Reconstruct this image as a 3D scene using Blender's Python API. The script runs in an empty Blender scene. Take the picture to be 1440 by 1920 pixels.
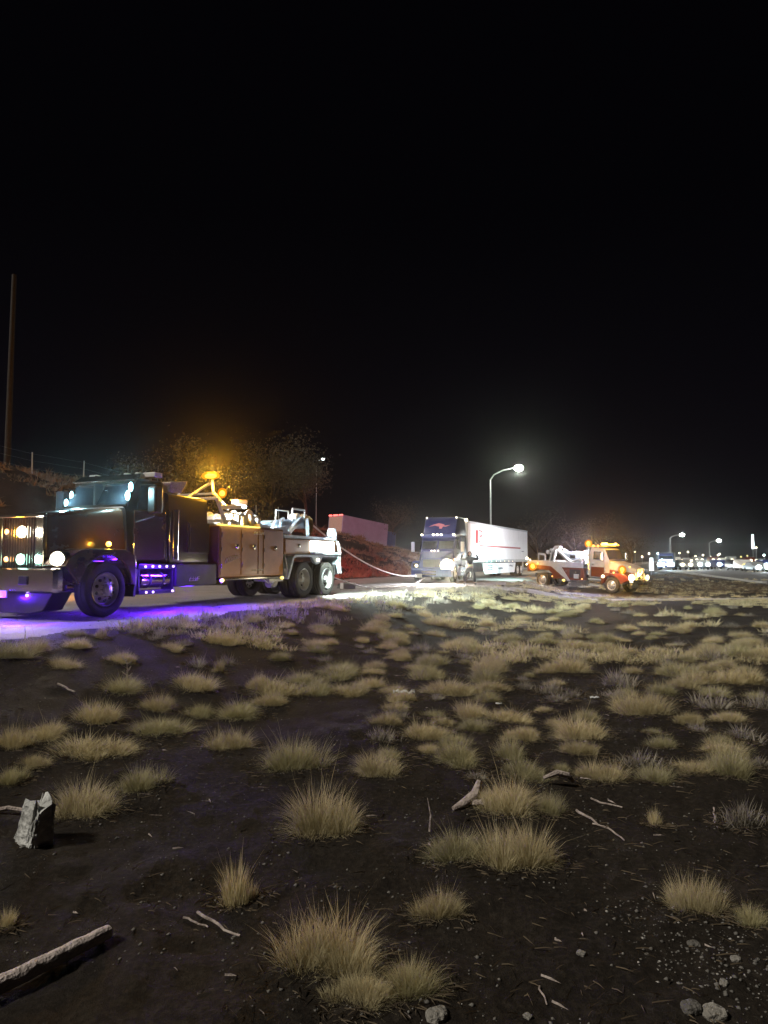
import bpy, math, random
import numpy as np
from mathutils import Vector, Matrix, Euler

R = random.Random(7)
scene = bpy.context.scene
COL = scene.collection

# ------------------------------------------------------------------ camera
FPX, W0, H0 = 1300.0, 1440.0, 1920.0
EYE = 1.6
PITCH = math.radians(3.96)
cam_d = bpy.data.cameras.new("camera")
cam = bpy.data.objects.new("camera", cam_d)
COL.objects.link(cam)
cam_d.sensor_fit = 'VERTICAL'
cam_d.sensor_height = 36.0
cam_d.lens = 36.0 * FPX / H0
cam_d.clip_start = 0.05
cam_d.clip_end = 4000
cam.location = (0, 0, EYE)
cam.rotation_euler = (math.pi / 2 + PITCH, 0, 0)
scene.camera = cam

# ------------------------------------------------------------------ world and sun (night)
world = bpy.data.worlds.new("World")
scene.world = world
world.use_nodes = True
wn = world.node_tree.nodes
wl = world.node_tree.links
for n in list(wn):
    wn.remove(n)
wo = wn.new('ShaderNodeOutputWorld')
wb = wn.new('ShaderNodeBackground')
tc = wn.new('ShaderNodeTexCoord')
sp = wn.new('ShaderNodeSeparateXYZ')
cr = wn.new('ShaderNodeValToRGB')
wl.new(tc.outputs['Generated'], sp.inputs[0])
wl.new(sp.outputs['Z'], cr.inputs[0])
wl.new(cr.outputs[0], wb.inputs[0])
wl.new(wb.outputs[0], wo.inputs[0])
cr.color_ramp.elements[0].position = 0.0
cr.color_ramp.elements[0].color = (0.0030, 0.0023, 0.0038, 1)
cr.color_ramp.elements[1].position = 0.45
cr.color_ramp.elements[1].color = (0.0008, 0.0007, 0.0013, 1)
wb.inputs[1].default_value = 1.0

MOON = 2.4
sun_d = bpy.data.lights.new("moon", 'SUN')
sun_d.energy = MOON
sun_d.angle = math.radians(7)
sun_d.color = (1.0, 0.93, 0.80)
sun = bpy.data.objects.new("moon", sun_d)
COL.objects.link(sun)
sun.rotation_euler = Vector((0.64, 0.26, -0.70)).to_track_quat('-Z', 'Y').to_euler()

scene.view_settings.view_transform = 'Standard'
scene.view_settings.look = 'None'
scene.view_settings.exposure = 0.0
scene.view_settings.gamma = 1.0
scene.view_settings.use_curve_mapping = False
cy = scene.cycles
cy.use_denoising = True
cy.max_bounces = 5
cy.diffuse_bounces = 2
cy.glossy_bounces = 3
cy.transmission_bounces = 3
cy.transparent_max_bounces = 8
cy.volume_bounces = 0
cy.sample_clamp_indirect = 2.0
cy.sample_clamp_direct = 0.0
cy.use_adaptive_sampling = True
cy.caustics_reflective = False
cy.caustics_refractive = False

# ------------------------------------------------------------------ helpers: materials
def mat(name, color, rough=0.6, metal=0.0, noise=0.0, nscale=8.0, bump=0.0, bscale=40.0, col2=None, rnd=0.0, coat=0.0, spec=0.5):
    m = bpy.data.materials.new(name)
    m.use_nodes = True
    nt = m.node_tree
    b = nt.nodes['Principled BSDF']
    b.inputs['Base Color'].default_value = (*color, 1)
    b.inputs['Roughness'].default_value = rough
    b.inputs['Metallic'].default_value = metal
    b.inputs['Coat Weight'].default_value = coat
    b.inputs['Specular IOR Level'].default_value = spec
    tcn = None
    if noise or bump or col2:
        tcn = nt.nodes.new('ShaderNodeTexCoord')
    if noise or col2:
        nz = nt.nodes.new('ShaderNodeTexNoise')
        nz.inputs['Scale'].default_value = nscale
        nz.inputs['Detail'].default_value = 6
        nz.inputs['Roughness'].default_value = 0.65
        nt.links.new(tcn.outputs['Object'], nz.inputs['Vector'])
        rp = nt.nodes.new('ShaderNodeValToRGB')
        rp.color_ramp.elements[0].position = 0.32
        rp.color_ramp.elements[1].position = 0.68
        c2 = col2 or tuple(c * (1 - noise) for c in color)
        rp.color_ramp.elements[0].color = (*c2, 1)
        rp.color_ramp.elements[1].color = (*color, 1)
        nt.links.new(nz.outputs['Fac'], rp.inputs[0])
        out = rp.outputs[0]
        if rnd:
            oi = nt.nodes.new('ShaderNodeObjectInfo')
            hs = nt.nodes.new('ShaderNodeHueSaturation')
            mr = nt.nodes.new('ShaderNodeMapRange')
            mr.inputs['To Min'].default_value = 1 - rnd
            mr.inputs['To Max'].default_value = 1 + rnd
            nt.links.new(oi.outputs['Random'], mr.inputs['Value'])
            nt.links.new(mr.outputs[0], hs.inputs['Value'])
            nt.links.new(out, hs.inputs['Color'])
            out = hs.outputs[0]
        nt.links.new(out, b.inputs['Base Color'])
        mr2 = nt.nodes.new('ShaderNodeMapRange')
        mr2.inputs['To Min'].default_value = min(1, rough * 1.25)
        mr2.inputs['To Max'].default_value = rough * 0.85
        nt.links.new(nz.outputs['Fac'], mr2.inputs['Value'])
        nt.links.new(mr2.outputs[0], b.inputs['Roughness'])
    if bump:
        n2 = nt.nodes.new('ShaderNodeTexNoise')
        n2.inputs['Scale'].default_value = bscale
        n2.inputs['Detail'].default_value = 5
        bp = nt.nodes.new('ShaderNodeBump')
        bp.inputs['Strength'].default_value = bump
        bp.inputs['Distance'].default_value = 0.02
        nt.links.new(tcn.outputs['Object'], n2.inputs['Vector'])
        nt.links.new(n2.outputs['Fac'], bp.inputs['Height'])
        nt.links.new(bp.outputs[0], b.inputs['Normal'])
    return m

def emit(name, color, strength, base=(0.6, 0.6, 0.6)):
    m = bpy.data.materials.new(name)
    m.use_nodes = True
    b = m.node_tree.nodes['Principled BSDF']
    b.inputs['Base Color'].default_value = (*base, 1)
    b.inputs['Roughness'].default_value = 0.3
    b.inputs['Emission Color'].default_value = (*color, 1)
    b.inputs['Emission Strength'].default_value = strength
    m.cycles.emission_sampling = 'NONE'
    return m

M = {}
M['copper'] = mat('copper_paint', (0.23, 0.098, 0.022), 0.46, 0.1, 0.35, 2.2, coat=0.12)
M['dark_copper'] = mat('dark_copper_paint', (0.075, 0.032, 0.018), 0.25, 0.2, 0.3, 2.0, coat=0.7)
M['black_paint'] = mat('black_paint', (0.014, 0.011, 0.013), 0.3, 0, 0.3, 3.0, coat=0.4)
M['chassis'] = mat('chassis_black', (0.02, 0.018, 0.018), 0.6, 0, 0.4, 6.0, 0.3, 30)
M['chrome'] = mat('chrome', (0.72, 0.70, 0.67), 0.16, 1.0, 0.15, 5.0)
M['alloy'] = mat('polished_alloy', (0.68, 0.66, 0.66), 0.30, 0.55, 0.25, 9.0)
M['tyre'] = mat('tyre_rubber', (0.028, 0.025, 0.024), 0.85, 0, 0.4, 14.0, 0.4, 60, col2=(0.05, 0.042, 0.035))
M['glass'] = mat('dark_window_glass', (0.012, 0.014, 0.018), 0.06, 0, 0.0)
M['steel_blue'] = mat('pale_grey_steel_paint', (0.38, 0.45, 0.52), 0.45, 0.1, 0.3, 5.0, 0.2, 30)
M['white'] = mat('white_paint', (0.72, 0.71, 0.70), 0.4, 0, 0.12, 4.0)
M['white_muted'] = mat('muted_white_paint', (0.36, 0.35, 0.37), 0.4, 0, 0.2, 4.0)  # white paint muted to offset the strong moon on the small tow truck
M['trailer_white'] = mat('trailer_white_panel', (0.74, 0.73, 0.74), 0.45, 0, 0.10, 1.2, 0.05, 3)
M['grey'] = mat('grey_metal', (0.33, 0.33, 0.34), 0.45, 0.5, 0.3, 6.0, 0.2, 30)
M['tan'] = mat('tan_rope', (0.45, 0.30, 0.14), 0.8, 0, 0.4, 30.0, 0.5, 90)
M['rope'] = mat('pale_winch_line', (0.62, 0.54, 0.52), 0.7, 0, 0.2, 20.0, 0.5, 120)
M['red'] = mat('orange_red_paint', (0.13, 0.022, 0.008), 0.3, 0.1, 0.25, 3.0, coat=0.5)
M['decal_red'] = mat('dark_red_decal', (0.30, 0.03, 0.03), 0.5)
M['decal_pale'] = mat('pale_decal', (0.55, 0.45, 0.38), 0.5, 0, 0.5, 22.0)
M['decal_dark'] = mat('dark_decal', (0.08, 0.07, 0.10), 0.5)
M['grey_lav'] = mat('purple_lit_white_panel', (0.32, 0.31, 0.50), 0.5, 0, 0.2, 0.8)  # lavender tint puts the purple light on the box truck into its colour
M['navy'] = mat('navy_paint', (0.022, 0.024, 0.13), 0.28, 0.1, 0.25, 2.0, coat=0.5)
M['slate'] = mat('blue_grey_paint', (0.05, 0.065, 0.22), 0.32, 0.1, 0.25, 3.0, coat=0.4)
M['pink_decal'] = mat('pink_decal', (0.62, 0.20, 0.22), 0.5)
M['log_wood'] = mat('barkless_log_wood', (0.62, 0.54, 0.52), 0.9, 0, 0.4, 20.0, 0.8, 60, col2=(0.40, 0.34, 0.32))
M['wood'] = mat('weathered_wood', (0.55, 0.47, 0.43), 0.9, 0, 0.5, 26.0, 0.9, 70, col2=(0.24, 0.19, 0.17))
M['pole_wood'] = mat('pole_wood', (0.024, 0.020, 0.019), 0.9, 0, 0.5, 6.0, 0.6, 30)
M['galv'] = mat('galvanised_steel', (0.50, 0.51, 0.52), 0.5, 0.5, 0.2, 4.0)
M['rockpale'] = mat('pale_broken_concrete', (0.80, 0.81, 0.80), 0.95, 0, 0.6, 9.0, 1.0, 38, col2=(0.22, 0.22, 0.21))
M['rockmid'] = mat('dusty_stone', (0.34, 0.32, 0.29), 0.95, 0, 0.5, 14.0, 0.9, 50, col2=(0.16, 0.15, 0.135))
M['rockdark'] = mat('grey_fieldstone', (0.17, 0.16, 0.145), 0.95, 0, 0.5, 14.0, 0.9, 50, col2=(0.07, 0.065, 0.06))
M['paper'] = mat('white_litter', (0.78, 0.80, 0.82), 0.7, 0, 0.1, 30.0)
M['skin'] = mat('skin', (0.50, 0.30, 0.22), 0.55, 0, 0.1, 30)
M['hoodie'] = mat('black_hoodie_cloth', (0.018, 0.020, 0.022), 0.9, 0, 0.4, 18.0, 0.4, 60)
M['trousers'] = mat('charcoal_trousers_cloth', (0.035, 0.033, 0.040), 0.9, 0, 0.4, 18.0, 0.4, 60)
M['reflect'] = mat('yellow_reflective_band', (0.72, 0.76, 0.42), 0.45, 0, 0.15, 30)
M['boot'] = mat('boot_leather', (0.03, 0.025, 0.022), 0.6)
M['hair'] = mat('dark_hair', (0.02, 0.015, 0.012), 0.8)
M['pebble'] = mat('pebble', (0.20, 0.19, 0.175), 0.95, 0, 0.6, 5.0, col2=(0.07, 0.065, 0.06))
M['pebble_pale'] = mat('pale_pebble', (0.50, 0.48, 0.46), 0.95, 0, 0.4, 5.0)
M['bark'] = mat('bark', (0.07, 0.055, 0.045), 0.95, 0, 0.5, 9.0, 0.6, 30)
M['leaf'] = mat('dusty_leaves', (0.075, 0.06, 0.035), 0.9, 0, 0.5, 2.0, col2=(0.03, 0.028, 0.016))
M['brush'] = mat('dry_brush', (0.20, 0.14, 0.08), 0.95, 0, 0.5, 0.7, col2=(0.09, 0.065, 0.04))

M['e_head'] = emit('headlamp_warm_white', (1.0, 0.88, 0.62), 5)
M['e_cool'] = emit('lamp_cool_white', (0.75, 0.95, 1.0), 30)
M['e_cyan'] = emit('strobe_cyan', (0.42, 0.95, 1.0), 3)
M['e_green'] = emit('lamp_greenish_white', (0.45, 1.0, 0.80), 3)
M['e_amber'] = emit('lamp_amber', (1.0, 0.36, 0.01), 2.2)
M['e_amber_hot'] = emit('lamp_amber_hot', (1.0, 0.56, 0.06), 5)
M['e_yellow'] = emit('lamp_yellow', (1.0, 0.74, 0.10), 1.5)
M['e_purple'] = emit('led_purple_white', (0.72, 0.50, 1.0), 3)
M['e_red'] = emit('lamp_red', (1.0, 0.08, 0.07), 4)
M['e_flood'] = emit('flood_white', (0.92, 1.0, 0.97), 12)
M['e_street'] = emit('street_lamp_white', (0.95, 1.0, 0.88), 60)
M['e_dim'] = emit('marker_warm', (1.0, 0.85, 0.6), 5)
M['e_sign'] = emit('sign_lit_white', (0.85, 0.95, 1.0), 2.0)

def halo_lens_mat(name, color, strength, see):
    m = bpy.data.materials.new(name)
    m.use_nodes = True
    nt = m.node_tree
    for n in list(nt.nodes):
        if n.type != 'OUTPUT_MATERIAL':
            nt.nodes.remove(n)
    e = nt.nodes.new('ShaderNodeEmission'); e.inputs[0].default_value = (*color, 1); e.inputs[1].default_value = strength
    t = nt.nodes.new('ShaderNodeBsdfTransparent')
    x = nt.nodes.new('ShaderNodeMixShader'); x.inputs[0].default_value = 1 - see
    nt.links.new(t.outputs[0], x.inputs[1]); nt.links.new(e.outputs[0], x.inputs[2])
    nt.links.new(x.outputs[0], nt.nodes['Material Output'].inputs[0])
    m.cycles.emission_sampling = 'NONE'
    return m
M['halo_lens_amber'] = halo_lens_mat('amber_halo_lens', (1.0, .34, .01), .9, .35)  # see-through glowing shell over the bulb; its emission paints the beacon halo

# ------------------------------------------------------------------ helpers: mesh builder
class MB:
    def __init__(s):
        s.v = []
        s.f = []
    def add(s, vs, fs):
        o = len(s.v)
        s.v += [tuple(p) for p in vs]
        s.f += [tuple(i + o for i in f) for f in fs]
        return s
    def box(s, x0, x1, y0, y1, z0, z1):
        x0, x1 = min(x0, x1), max(x0, x1)
        y0, y1 = min(y0, y1), max(y0, y1)
        z0, z1 = min(z0, z1), max(z0, z1)
        vs = [(x, y, z) for x in (x0, x1) for y in (y0, y1) for z in (z0, z1)]
        return s.add(vs, [(0, 1, 3, 2), (4, 6, 7, 5), (0, 4, 5, 1), (2, 3, 7, 6), (0, 2, 6, 4), (1, 5, 7, 3)])
    def cyl(s, p0, p1, r0, r1=None, n=12, cap=True):
        r1 = r0 if r1 is None else r1
        p0, p1 = Vector(p0), Vector(p1)
        d = (p1 - p0).normalized()
        a = d.orthogonal().normalized()
        b = d.cross(a)
        vs = []
        for p, r in ((p0, r0), (p1, r1)):
            for i in range(n):
                t = 2 * math.pi * i / n
                vs.append(p + a * math.cos(t) * r + b * math.sin(t) * r)
        fs = [(i, (i + 1) % n, n + (i + 1) % n, n + i) for i in range(n)]
        if cap:
            fs += [tuple(range(n - 1, -1, -1)), tuple(range(n, 2 * n))]
        return s.add(vs, fs)
    def beam(s, p0, p1, w, h):
        p0, p1 = Vector(p0), Vector(p1)
        d = (p1 - p0).normalized()
        up = Vector((0, 0, 1)) if abs(d.z) < 0.95 else Vector((1, 0, 0))
        a = d.cross(up).normalized()
        b = a.cross(d)
        vs = []
        for p in (p0, p1):
            for (i, j) in ((-1, -1), (1, -1), (1, 1), (-1, 1)):
                vs.append(p + a * i * w / 2 + b * j * h / 2)
        return s.add(vs, [(3, 2, 1, 0), (4, 5, 6, 7), (0, 1, 5, 4), (1, 2, 6, 5), (2, 3, 7, 6), (3, 0, 4, 7)])
    def prism(s, poly, y0, y1):      # polygon in the xz plane, drawn out along y
        n = len(poly)
        vs = [(x, y0, z) for x, z in poly] + [(x, y1, z) for x, z in poly]
        fs = [(i, (i + 1) % n, n + (i + 1) % n, n + i) for i in range(n)]
        fs += [tuple(range(n - 1, -1, -1)), tuple(range(n, 2 * n))]
        return s.add(vs, fs)
    def prism_x(s, poly, x0, x1):    # polygon in the yz plane, drawn out along x
        n = len(poly)
        vs = [(x0, y, z) for y, z in poly] + [(x1, y, z) for y, z in poly]
        fs = [(i, (i + 1) % n, n + (i + 1) % n, n + i) for i in range(n)]
        fs += [tuple(range(n - 1, -1, -1)), tuple(range(n, 2 * n))]
        return s.add(vs, fs)
    def slab(s, quad, t):            # four corner points, thickened along the normal
        q = [Vector(p) for p in quad]
        nrm = (q[1] - q[0]).cross(q[3] - q[0]).normalized() * t
        vs = q + [p + nrm for p in q]
        return s.add(vs, [(3, 2, 1, 0), (4, 5, 6, 7), (0, 1, 5, 4), (1, 2, 6, 5), (2, 3, 7, 6), (3, 0, 4, 7)])
    def loft(s, secs):
        n = len(secs[0])
        vs = [p for sec in secs for p in sec]
        fs = []
        for k in range(len(secs) - 1):
            for i in range(n):
                j = (i + 1) % n
                fs.append((k * n + i, k * n + j, (k + 1) * n + j, (k + 1) * n + i))
        fs.append(tuple(range(n - 1, -1, -1)))
        m = (len(secs) - 1) * n
        fs.append(tuple(range(m, m + n)))
        return s.add(vs, fs)
    def lathe(s, prof, c, axis='y', n=28):   # prof: (offset along axis, radius)
        vs = []
        for a, r in prof:
            for i in range(n):
                t = 2 * math.pi * i / n
                u, w = math.cos(t) * r, math.sin(t) * r
                p = {'y': (u, a, w), 'x': (a, u, w), 'z': (u, w, a)}[axis]
                vs.append((c[0] + p[0], c[1] + p[1], c[2] + p[2]))
        fs = []
        for k in range(len(prof) - 1):
            for i in range(n):
                j = (i + 1) % n
                fs.append((k * n + i, k * n + j, (k + 1) * n + j, (k + 1) * n + i))
        return s.add(vs, fs)
    def ball(s, c, r, n=10, sx=1, sy=1, sz=1):
        prof = []
        vs = []
        m = n // 2
        for k in range(1, m):
            a = math.pi * k / m
            for i in range(n):
                t = 2 * math.pi * i / n
                vs.append((c[0] + r * sx * math.sin(a) * math.cos(t), c[1] + r * sy * math.sin(a) * math.sin(t), c[2] + r * sz * math.cos(a)))
        top = len(vs)
        vs.append((c[0], c[1], c[2] + r * sz))
        vs.append((c[0], c[1], c[2] - r * sz))
        fs = []
        for k in range(m - 2):
            for i in range(n):
                j = (i + 1) % n
                fs.append((k * n + i, (k + 1) * n + i, (k + 1) * n + j, k * n + j))
        for i in range(n):
            j = (i + 1) % n
            fs.append((top, i, j))
            fs.append((top + 1, (m - 2) * n + j, (m - 2) * n + i))
        return s.add(vs, fs)
    def tube(s, pts, r, n=8):
        P = [Vector(p) for p in pts]
        vs = []
        a = None
        for k, p in enumerate(P):
            d = (P[min(k + 1, len(P) - 1)] - P[max(k - 1, 0)]).normalized()
            if a is None:
                a = d.orthogonal().normalized()
            a = (a - d * a.dot(d)).normalized()
            b = d.cross(a)
            rr = r[k] if isinstance(r, (list, tuple)) else r
            for i in range(n):
                t = 2 * math.pi * i / n
                vs.append(p + a * math.cos(t) * rr + b * math.sin(t) * rr)
        fs = []
        for k in range(len(P) - 1):
            for i in range(n):
                j = (i + 1) % n
                fs.append((k * n + i, k * n + j, (k + 1) * n + j, (k + 1) * n + i))
        fs.append(tuple(range(n - 1, -1, -1)))
        m = (len(P) - 1) * n
        fs.append(tuple(range(m, m + n)))
        return s.add(vs, fs)
    def mesh(s, name, m):
        me = bpy.data.meshes.new(name)
        me.from_pydata(s.v, [], s.f)
        me.validate()
        if m:
            me.materials.append(m)
        return me
    def build(s, name, m, parent=None, bevel=0.0, smooth=False, label=None):
        me = s.mesh(name, m)
        o = bpy.data.objects.new(name, me)
        COL.objects.link(o)
        if parent is not None:
            o.parent = parent
        import bmesh
        bm = bmesh.new()
        bm.from_mesh(me)
        bmesh.ops.recalc_face_normals(bm, faces=bm.faces)
        bm.to_mesh(me)
        bm.free()
        if smooth:
            me.shade_smooth()
            me.set_sharp_from_angle(angle=math.radians(40))
        if bevel:
            b = o.modifiers.new('bevel', 'BEVEL')
            b.width = bevel
            b.segments = 2
            b.limit_method = 'ANGLE'
            b.angle_limit = math.radians(40)
        if label:
            o['label'] = label
        return o

def rrect(x, hb, ht, z0, z1, r=0.12, dx=0.0):   # rounded section across x; hb/ht half widths at bottom/top
    pts = []
    for (sy, zz, h) in ((1, z0, hb), (1, z1, ht), (-1, z1, ht), (-1, z0, hb)):
        cyy = sy * (h - r)
        cz = zz + r if zz == z0 else zz - r
        base = {(1, True): -90, (1, False): 0, (-1, False): 90, (-1, True): 180}[(sy, zz == z0)]
        for k in range(4):
            t = math.radians(base + 30 * k)
            pts.append((x + dx * ((cz + r * math.sin(t)) - z0) / (z1 - z0), cyy + r * math.cos(t), cz + r * math.sin(t)))
    return pts

def tag(o, label=None, cat=None, group=None, kind=None):
    if label: o['label'] = label
    if cat: o['category'] = cat
    if group: o['group'] = group
    if kind: o['kind'] = kind
    return o

def empty(name, loc, rot=(0, 0, 0)):
    o = bpy.data.objects.new(name, None)
    COL.objects.link(o)
    o.empty_display_size = 0.2
    o.location = loc
    o.rotation_euler = rot
    return o

def children(o):
    return [c for c in COL.objects if c.parent == o]

def copy_tree(o, kids, parent=None):
    c = o.copy()
    COL.objects.link(c)
    if parent is not None:
        c.parent = parent
    for ch in kids.get(o.name, []):
        copy_tree(ch, kids, c)
    return c

def kid_map(root):
    mp = {}
    allo = list(COL.objects)
    def rec(o):
        ks = [c for c in allo if c.parent == o]
        mp[o.name] = ks
        for k in ks:
            rec(k)
    rec(root)
    return mp

def lamp(name, kind, loc, energy, color, parent=None, direction=None, size=0.1, angle=90, blend=0.6, size_y=None):
    d = bpy.data.lights.new(name, kind)
    d.energy = energy
    d.color = color
    if kind == 'SPOT':
        d.spot_size = math.radians(angle)
        d.spot_blend = blend
        d.shadow_soft_size = size
    elif kind == 'POINT':
        d.shadow_soft_size = size
    elif kind == 'AREA':
        d.shape = 'RECTANGLE'
        d.size = size
        d.size_y = size_y or size
    o = bpy.data.objects.new(name, d)
    COL.objects.link(o)
    o.location = loc
    if parent is not None:
        o.parent = parent
    if direction is not None:
        o.rotation_euler = Vector(direction).to_track_quat('-Z', 'Y').to_euler()
    return o

# ------------------------------------------------------------------ noise and terrain
def _hash(ix, iy, seed):
    n = (ix.astype(np.int64) * 374761393 + iy.astype(np.int64) * 668265263 + seed * 1442695041) & 0x7fffffff
    n = ((n ^ (n >> 13)) * 1274126177) & 0x7fffffff
    return ((n ^ (n >> 16)) & 0xffff) / 65535.0

def vnoise(x, y, seed=0):
    x = np.asarray(x, float); y = np.asarray(y, float)
    ix = np.floor(x); iy = np.floor(y)
    fx = x - ix; fy = y - iy
    fx = fx * fx * (3 - 2 * fx); fy = fy * fy * (3 - 2 * fy)
    a = _hash(ix, iy, seed); b = _hash(ix + 1, iy, seed)
    c = _hash(ix, iy + 1, seed); d = _hash(ix + 1, iy + 1, seed)
    return (a * (1 - fx) + b * fx) * (1 - fy) + (c * (1 - fx) + d * fx) * fy

def fbm(x, y, seed=0, o=4):
    t = 0; amp = 0.5; s = 0
    for k in range(o):
        t = t + amp * vnoise(x * 2 ** k, y * 2 ** k, seed + k)
        s += amp
        amp *= 0.55
    return t / s

def sstep(t):
    t = np.clip(t, 0, 1)
    return t * t * (3 - 2 * t)

ED = (0.385, 0.923)
def us(x, y):
    rx, ry = np.asarray(x, float) + 2.1, np.asarray(y, float) - 17.0
    return rx * ED[0] + ry * ED[1], -rx * ED[1] + ry * ED[0]

T2O = np.array((14.42, 42.35)); T2F = np.array((0.65, -0.76)); T2Z0 = -0.42; T2SL = 0.236 / 5.0
HWN = np.array((0.983, -0.184))   # across the highway, away from the near edge
def hw(x, y):
    return (np.asarray(x, float) - 51.5) * HWN[0] + (np.asarray(y, float) - 130) * HWN[1]

def terrain(x, y, detail=True):
    x = np.asarray(x, float); y = np.asarray(y, float)
    u, s = us(x, y)
    zr = np.interp(u, [-60, 7, 18, 90, 160], [0.5, 0.5, 0.28, 0.28, 0.0])
    zf = -0.48 * sstep((y - 22) / 18) * sstep((x - 1) / 9) + (0.4 * sstep((np.hypot(x, y) - 60) / 40) + .8 * sstep((y - 128) / 45)) * sstep((x - 1) / 9)
    s0 = np.interp(u, [0, 22, 34], [0.0, 0.0, 1.2])
    wd = np.interp(u, [0, 22, 34], [4.5, 5.0, 4.2])
    t = sstep((s0 - s) / wd)
    z = zr * (1 - t) + zf * t
    Hh = np.interp(u, [-10, 13, 18, 40, 56, 75, 100, 200], [6.6, 6.4, 6.2, 5.0, 3.9, 2.2, 0.6, 0.3])
    hill = sstep((s - 13.5) / 13.0)
    z = z + hill * Hh + hill * (fbm(x * 0.25, y * 0.25, 50) - 0.5) * 1.6
    # pad under the small tow truck
    rx, ry = x - T2O[0], y - T2O[1]
    tt = -(rx * T2F[0] + ry * T2F[1])
    ss = rx * T2F[1] - ry * T2F[0]
    dm = np.maximum(np.maximum(-2.2 - tt, tt - 7.0), np.abs(ss) - 1.9)
    k = 1 - sstep(dm / 2.0)
    z = z * (1 - k) + (T2Z0 + np.clip(tt, -3, 9) * T2SL) * k
    if detail:
        rough = sstep((s0 - s) / 1.0) + sstep((s - 13) / 3)
        rough = np.clip(rough * (1 - 0.75 * k), 0.08, 1)
        r = np.hypot(x, y)
        z = z + rough * ((fbm(x * 0.7, y * 0.7, 3) - 0.5) * 0.10 * sstep(r / 5) + (fbm(x * 2.6, y * 2.6, 9) - 0.5) * 0.075 + (fbm(x * 9, y * 9, 21, 4) - 0.5) * 0.034 * sstep((40 - r) / 30))
    return z

def tz(x, y):
    return float(terrain(np.array([x]), np.array([y]))[0])

def pix(px, py, z=None):     # where the ray of a picture point meets the terrain
    v = H0 / 2 - py
    d = Vector((px - W0 / 2, FPX * math.cos(PITCH) - v * math.sin(PITCH), FPX * math.sin(PITCH) + v * math.cos(PITCH)))
    if z is not None:
        k = (z - EYE) / d.z
        return Vector((0, 0, EYE)) + d * k
    ks = np.geomspace(0.0008, 0.3, 420)
    zz = terrain(d.x * ks, d.y * ks)
    below = np.nonzero(EYE + d.z * ks < zz)[0]
    i = int(below[0]) if len(below) else len(ks) - 1
    k = float(ks[i])
    if i > 0 and len(below):
        f0 = EYE + d.z * ks[i - 1] - zz[i - 1]
        f1 = zz[i] - EYE - d.z * ks[i]
        k = float(ks[i - 1] + (ks[i] - ks[i - 1]) * f0 / (f0 + f1))
    return Vector((d.x * k, d.y * k, tz(d.x * k, d.y * k)))

# ground grid: polar round the camera, dense in view
ang = np.concatenate([np.linspace(-180, -50, 40, endpoint=False), np.linspace(-50, 50, 460, endpoint=False), np.linspace(50, 180, 40, endpoint=False)])
rad = np.concatenate([[0.0], np.geomspace(0.7, 900, 520)])
A, Rr = np.meshgrid(np.radians(ang), rad)
GX = Rr * np.sin(A); GY = Rr * np.cos(A)
GZ = terrain(GX, GY)
na, nr = len(ang), len(rad)
verts = np.stack([GX.ravel(), GY.ravel(), GZ.ravel()], 1)
ii, jj = np.meshgrid(np.arange(nr - 1), np.arange(na), indexing='ij')
j2 = (jj + 1) % na
quads = np.stack([ii * na + jj, ii * na + j2, (ii + 1) * na + j2, (ii + 1) * na + jj], -1).reshape(-1, 4)
cxy = verts[quads].mean(1)
cu, cs = us(cxy[:, 0], cxy[:, 1])
ch = hw(cxy[:, 0], cxy[:, 1])
edge_n = (fbm(cxy[:, 0] * 0.6, cxy[:, 1] * 0.6, 77) - 0.5) * 1.6
road_mask = (cs > edge_n) & (cs < 12.3 + edge_n * 0.6)
hwy_mask = (ch > -6.0) & (ch < 30) & (~road_mask) & (cxy[:, 1] > -50)
gp = np.array([[4.5, 33.4], [8.5, 34.2], [14, 35.0], [22, 37.5], [34, 43], [60, 60]])
def seg_dist(px, py):
    best = np.full(px.shape, 1e9)
    for a, b in zip(gp[:-1], gp[1:]):
        d = b - a; L2 = (d ** 2).sum()
        t = np.clip(((px - a[0]) * d[0] + (py - a[1]) * d[1]) / L2, 0, 1)
        best = np.minimum(best, np.hypot(px - a[0] - t * d[0], py - a[1] - t * d[1]))
    return best
gd = seg_dist(cxy[:, 0], cxy[:, 1])
track_mask = (gd < 1.5 + edge_n * 0.8) & (~road_mask) & (~hwy_mask)
ground_mask = ~(road_mask | hwy_mask | track_mask)

def sub_mesh(name, mask, material):
    q = quads[mask]
    used, inv = np.unique(q.ravel(), return_inverse=True)
    me = bpy.data.meshes.new(name)
    vs = verts[used]
    n = len(q)
    me.vertices.add(len(vs)); me.vertices.foreach_set('co', vs.ravel())
    me.loops.add(4 * n); me.loops.foreach_set('vertex_index', inv.astype(np.int32))
    me.polygons.add(n)
    me.polygons.foreach_set('loop_start', np.arange(0, 4 * n, 4, dtype=np.int32))
    me.polygons.foreach_set('loop_total', np.full(n, 4, dtype=np.int32))
    me.update(calc_edges=True)
    me.validate()
    me.shade_smooth()
    me.materials.append(material)
    o = bpy.data.objects.new(name, me)
    COL.objects.link(o)
    o['kind'] = 'structure'
    return o

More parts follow.
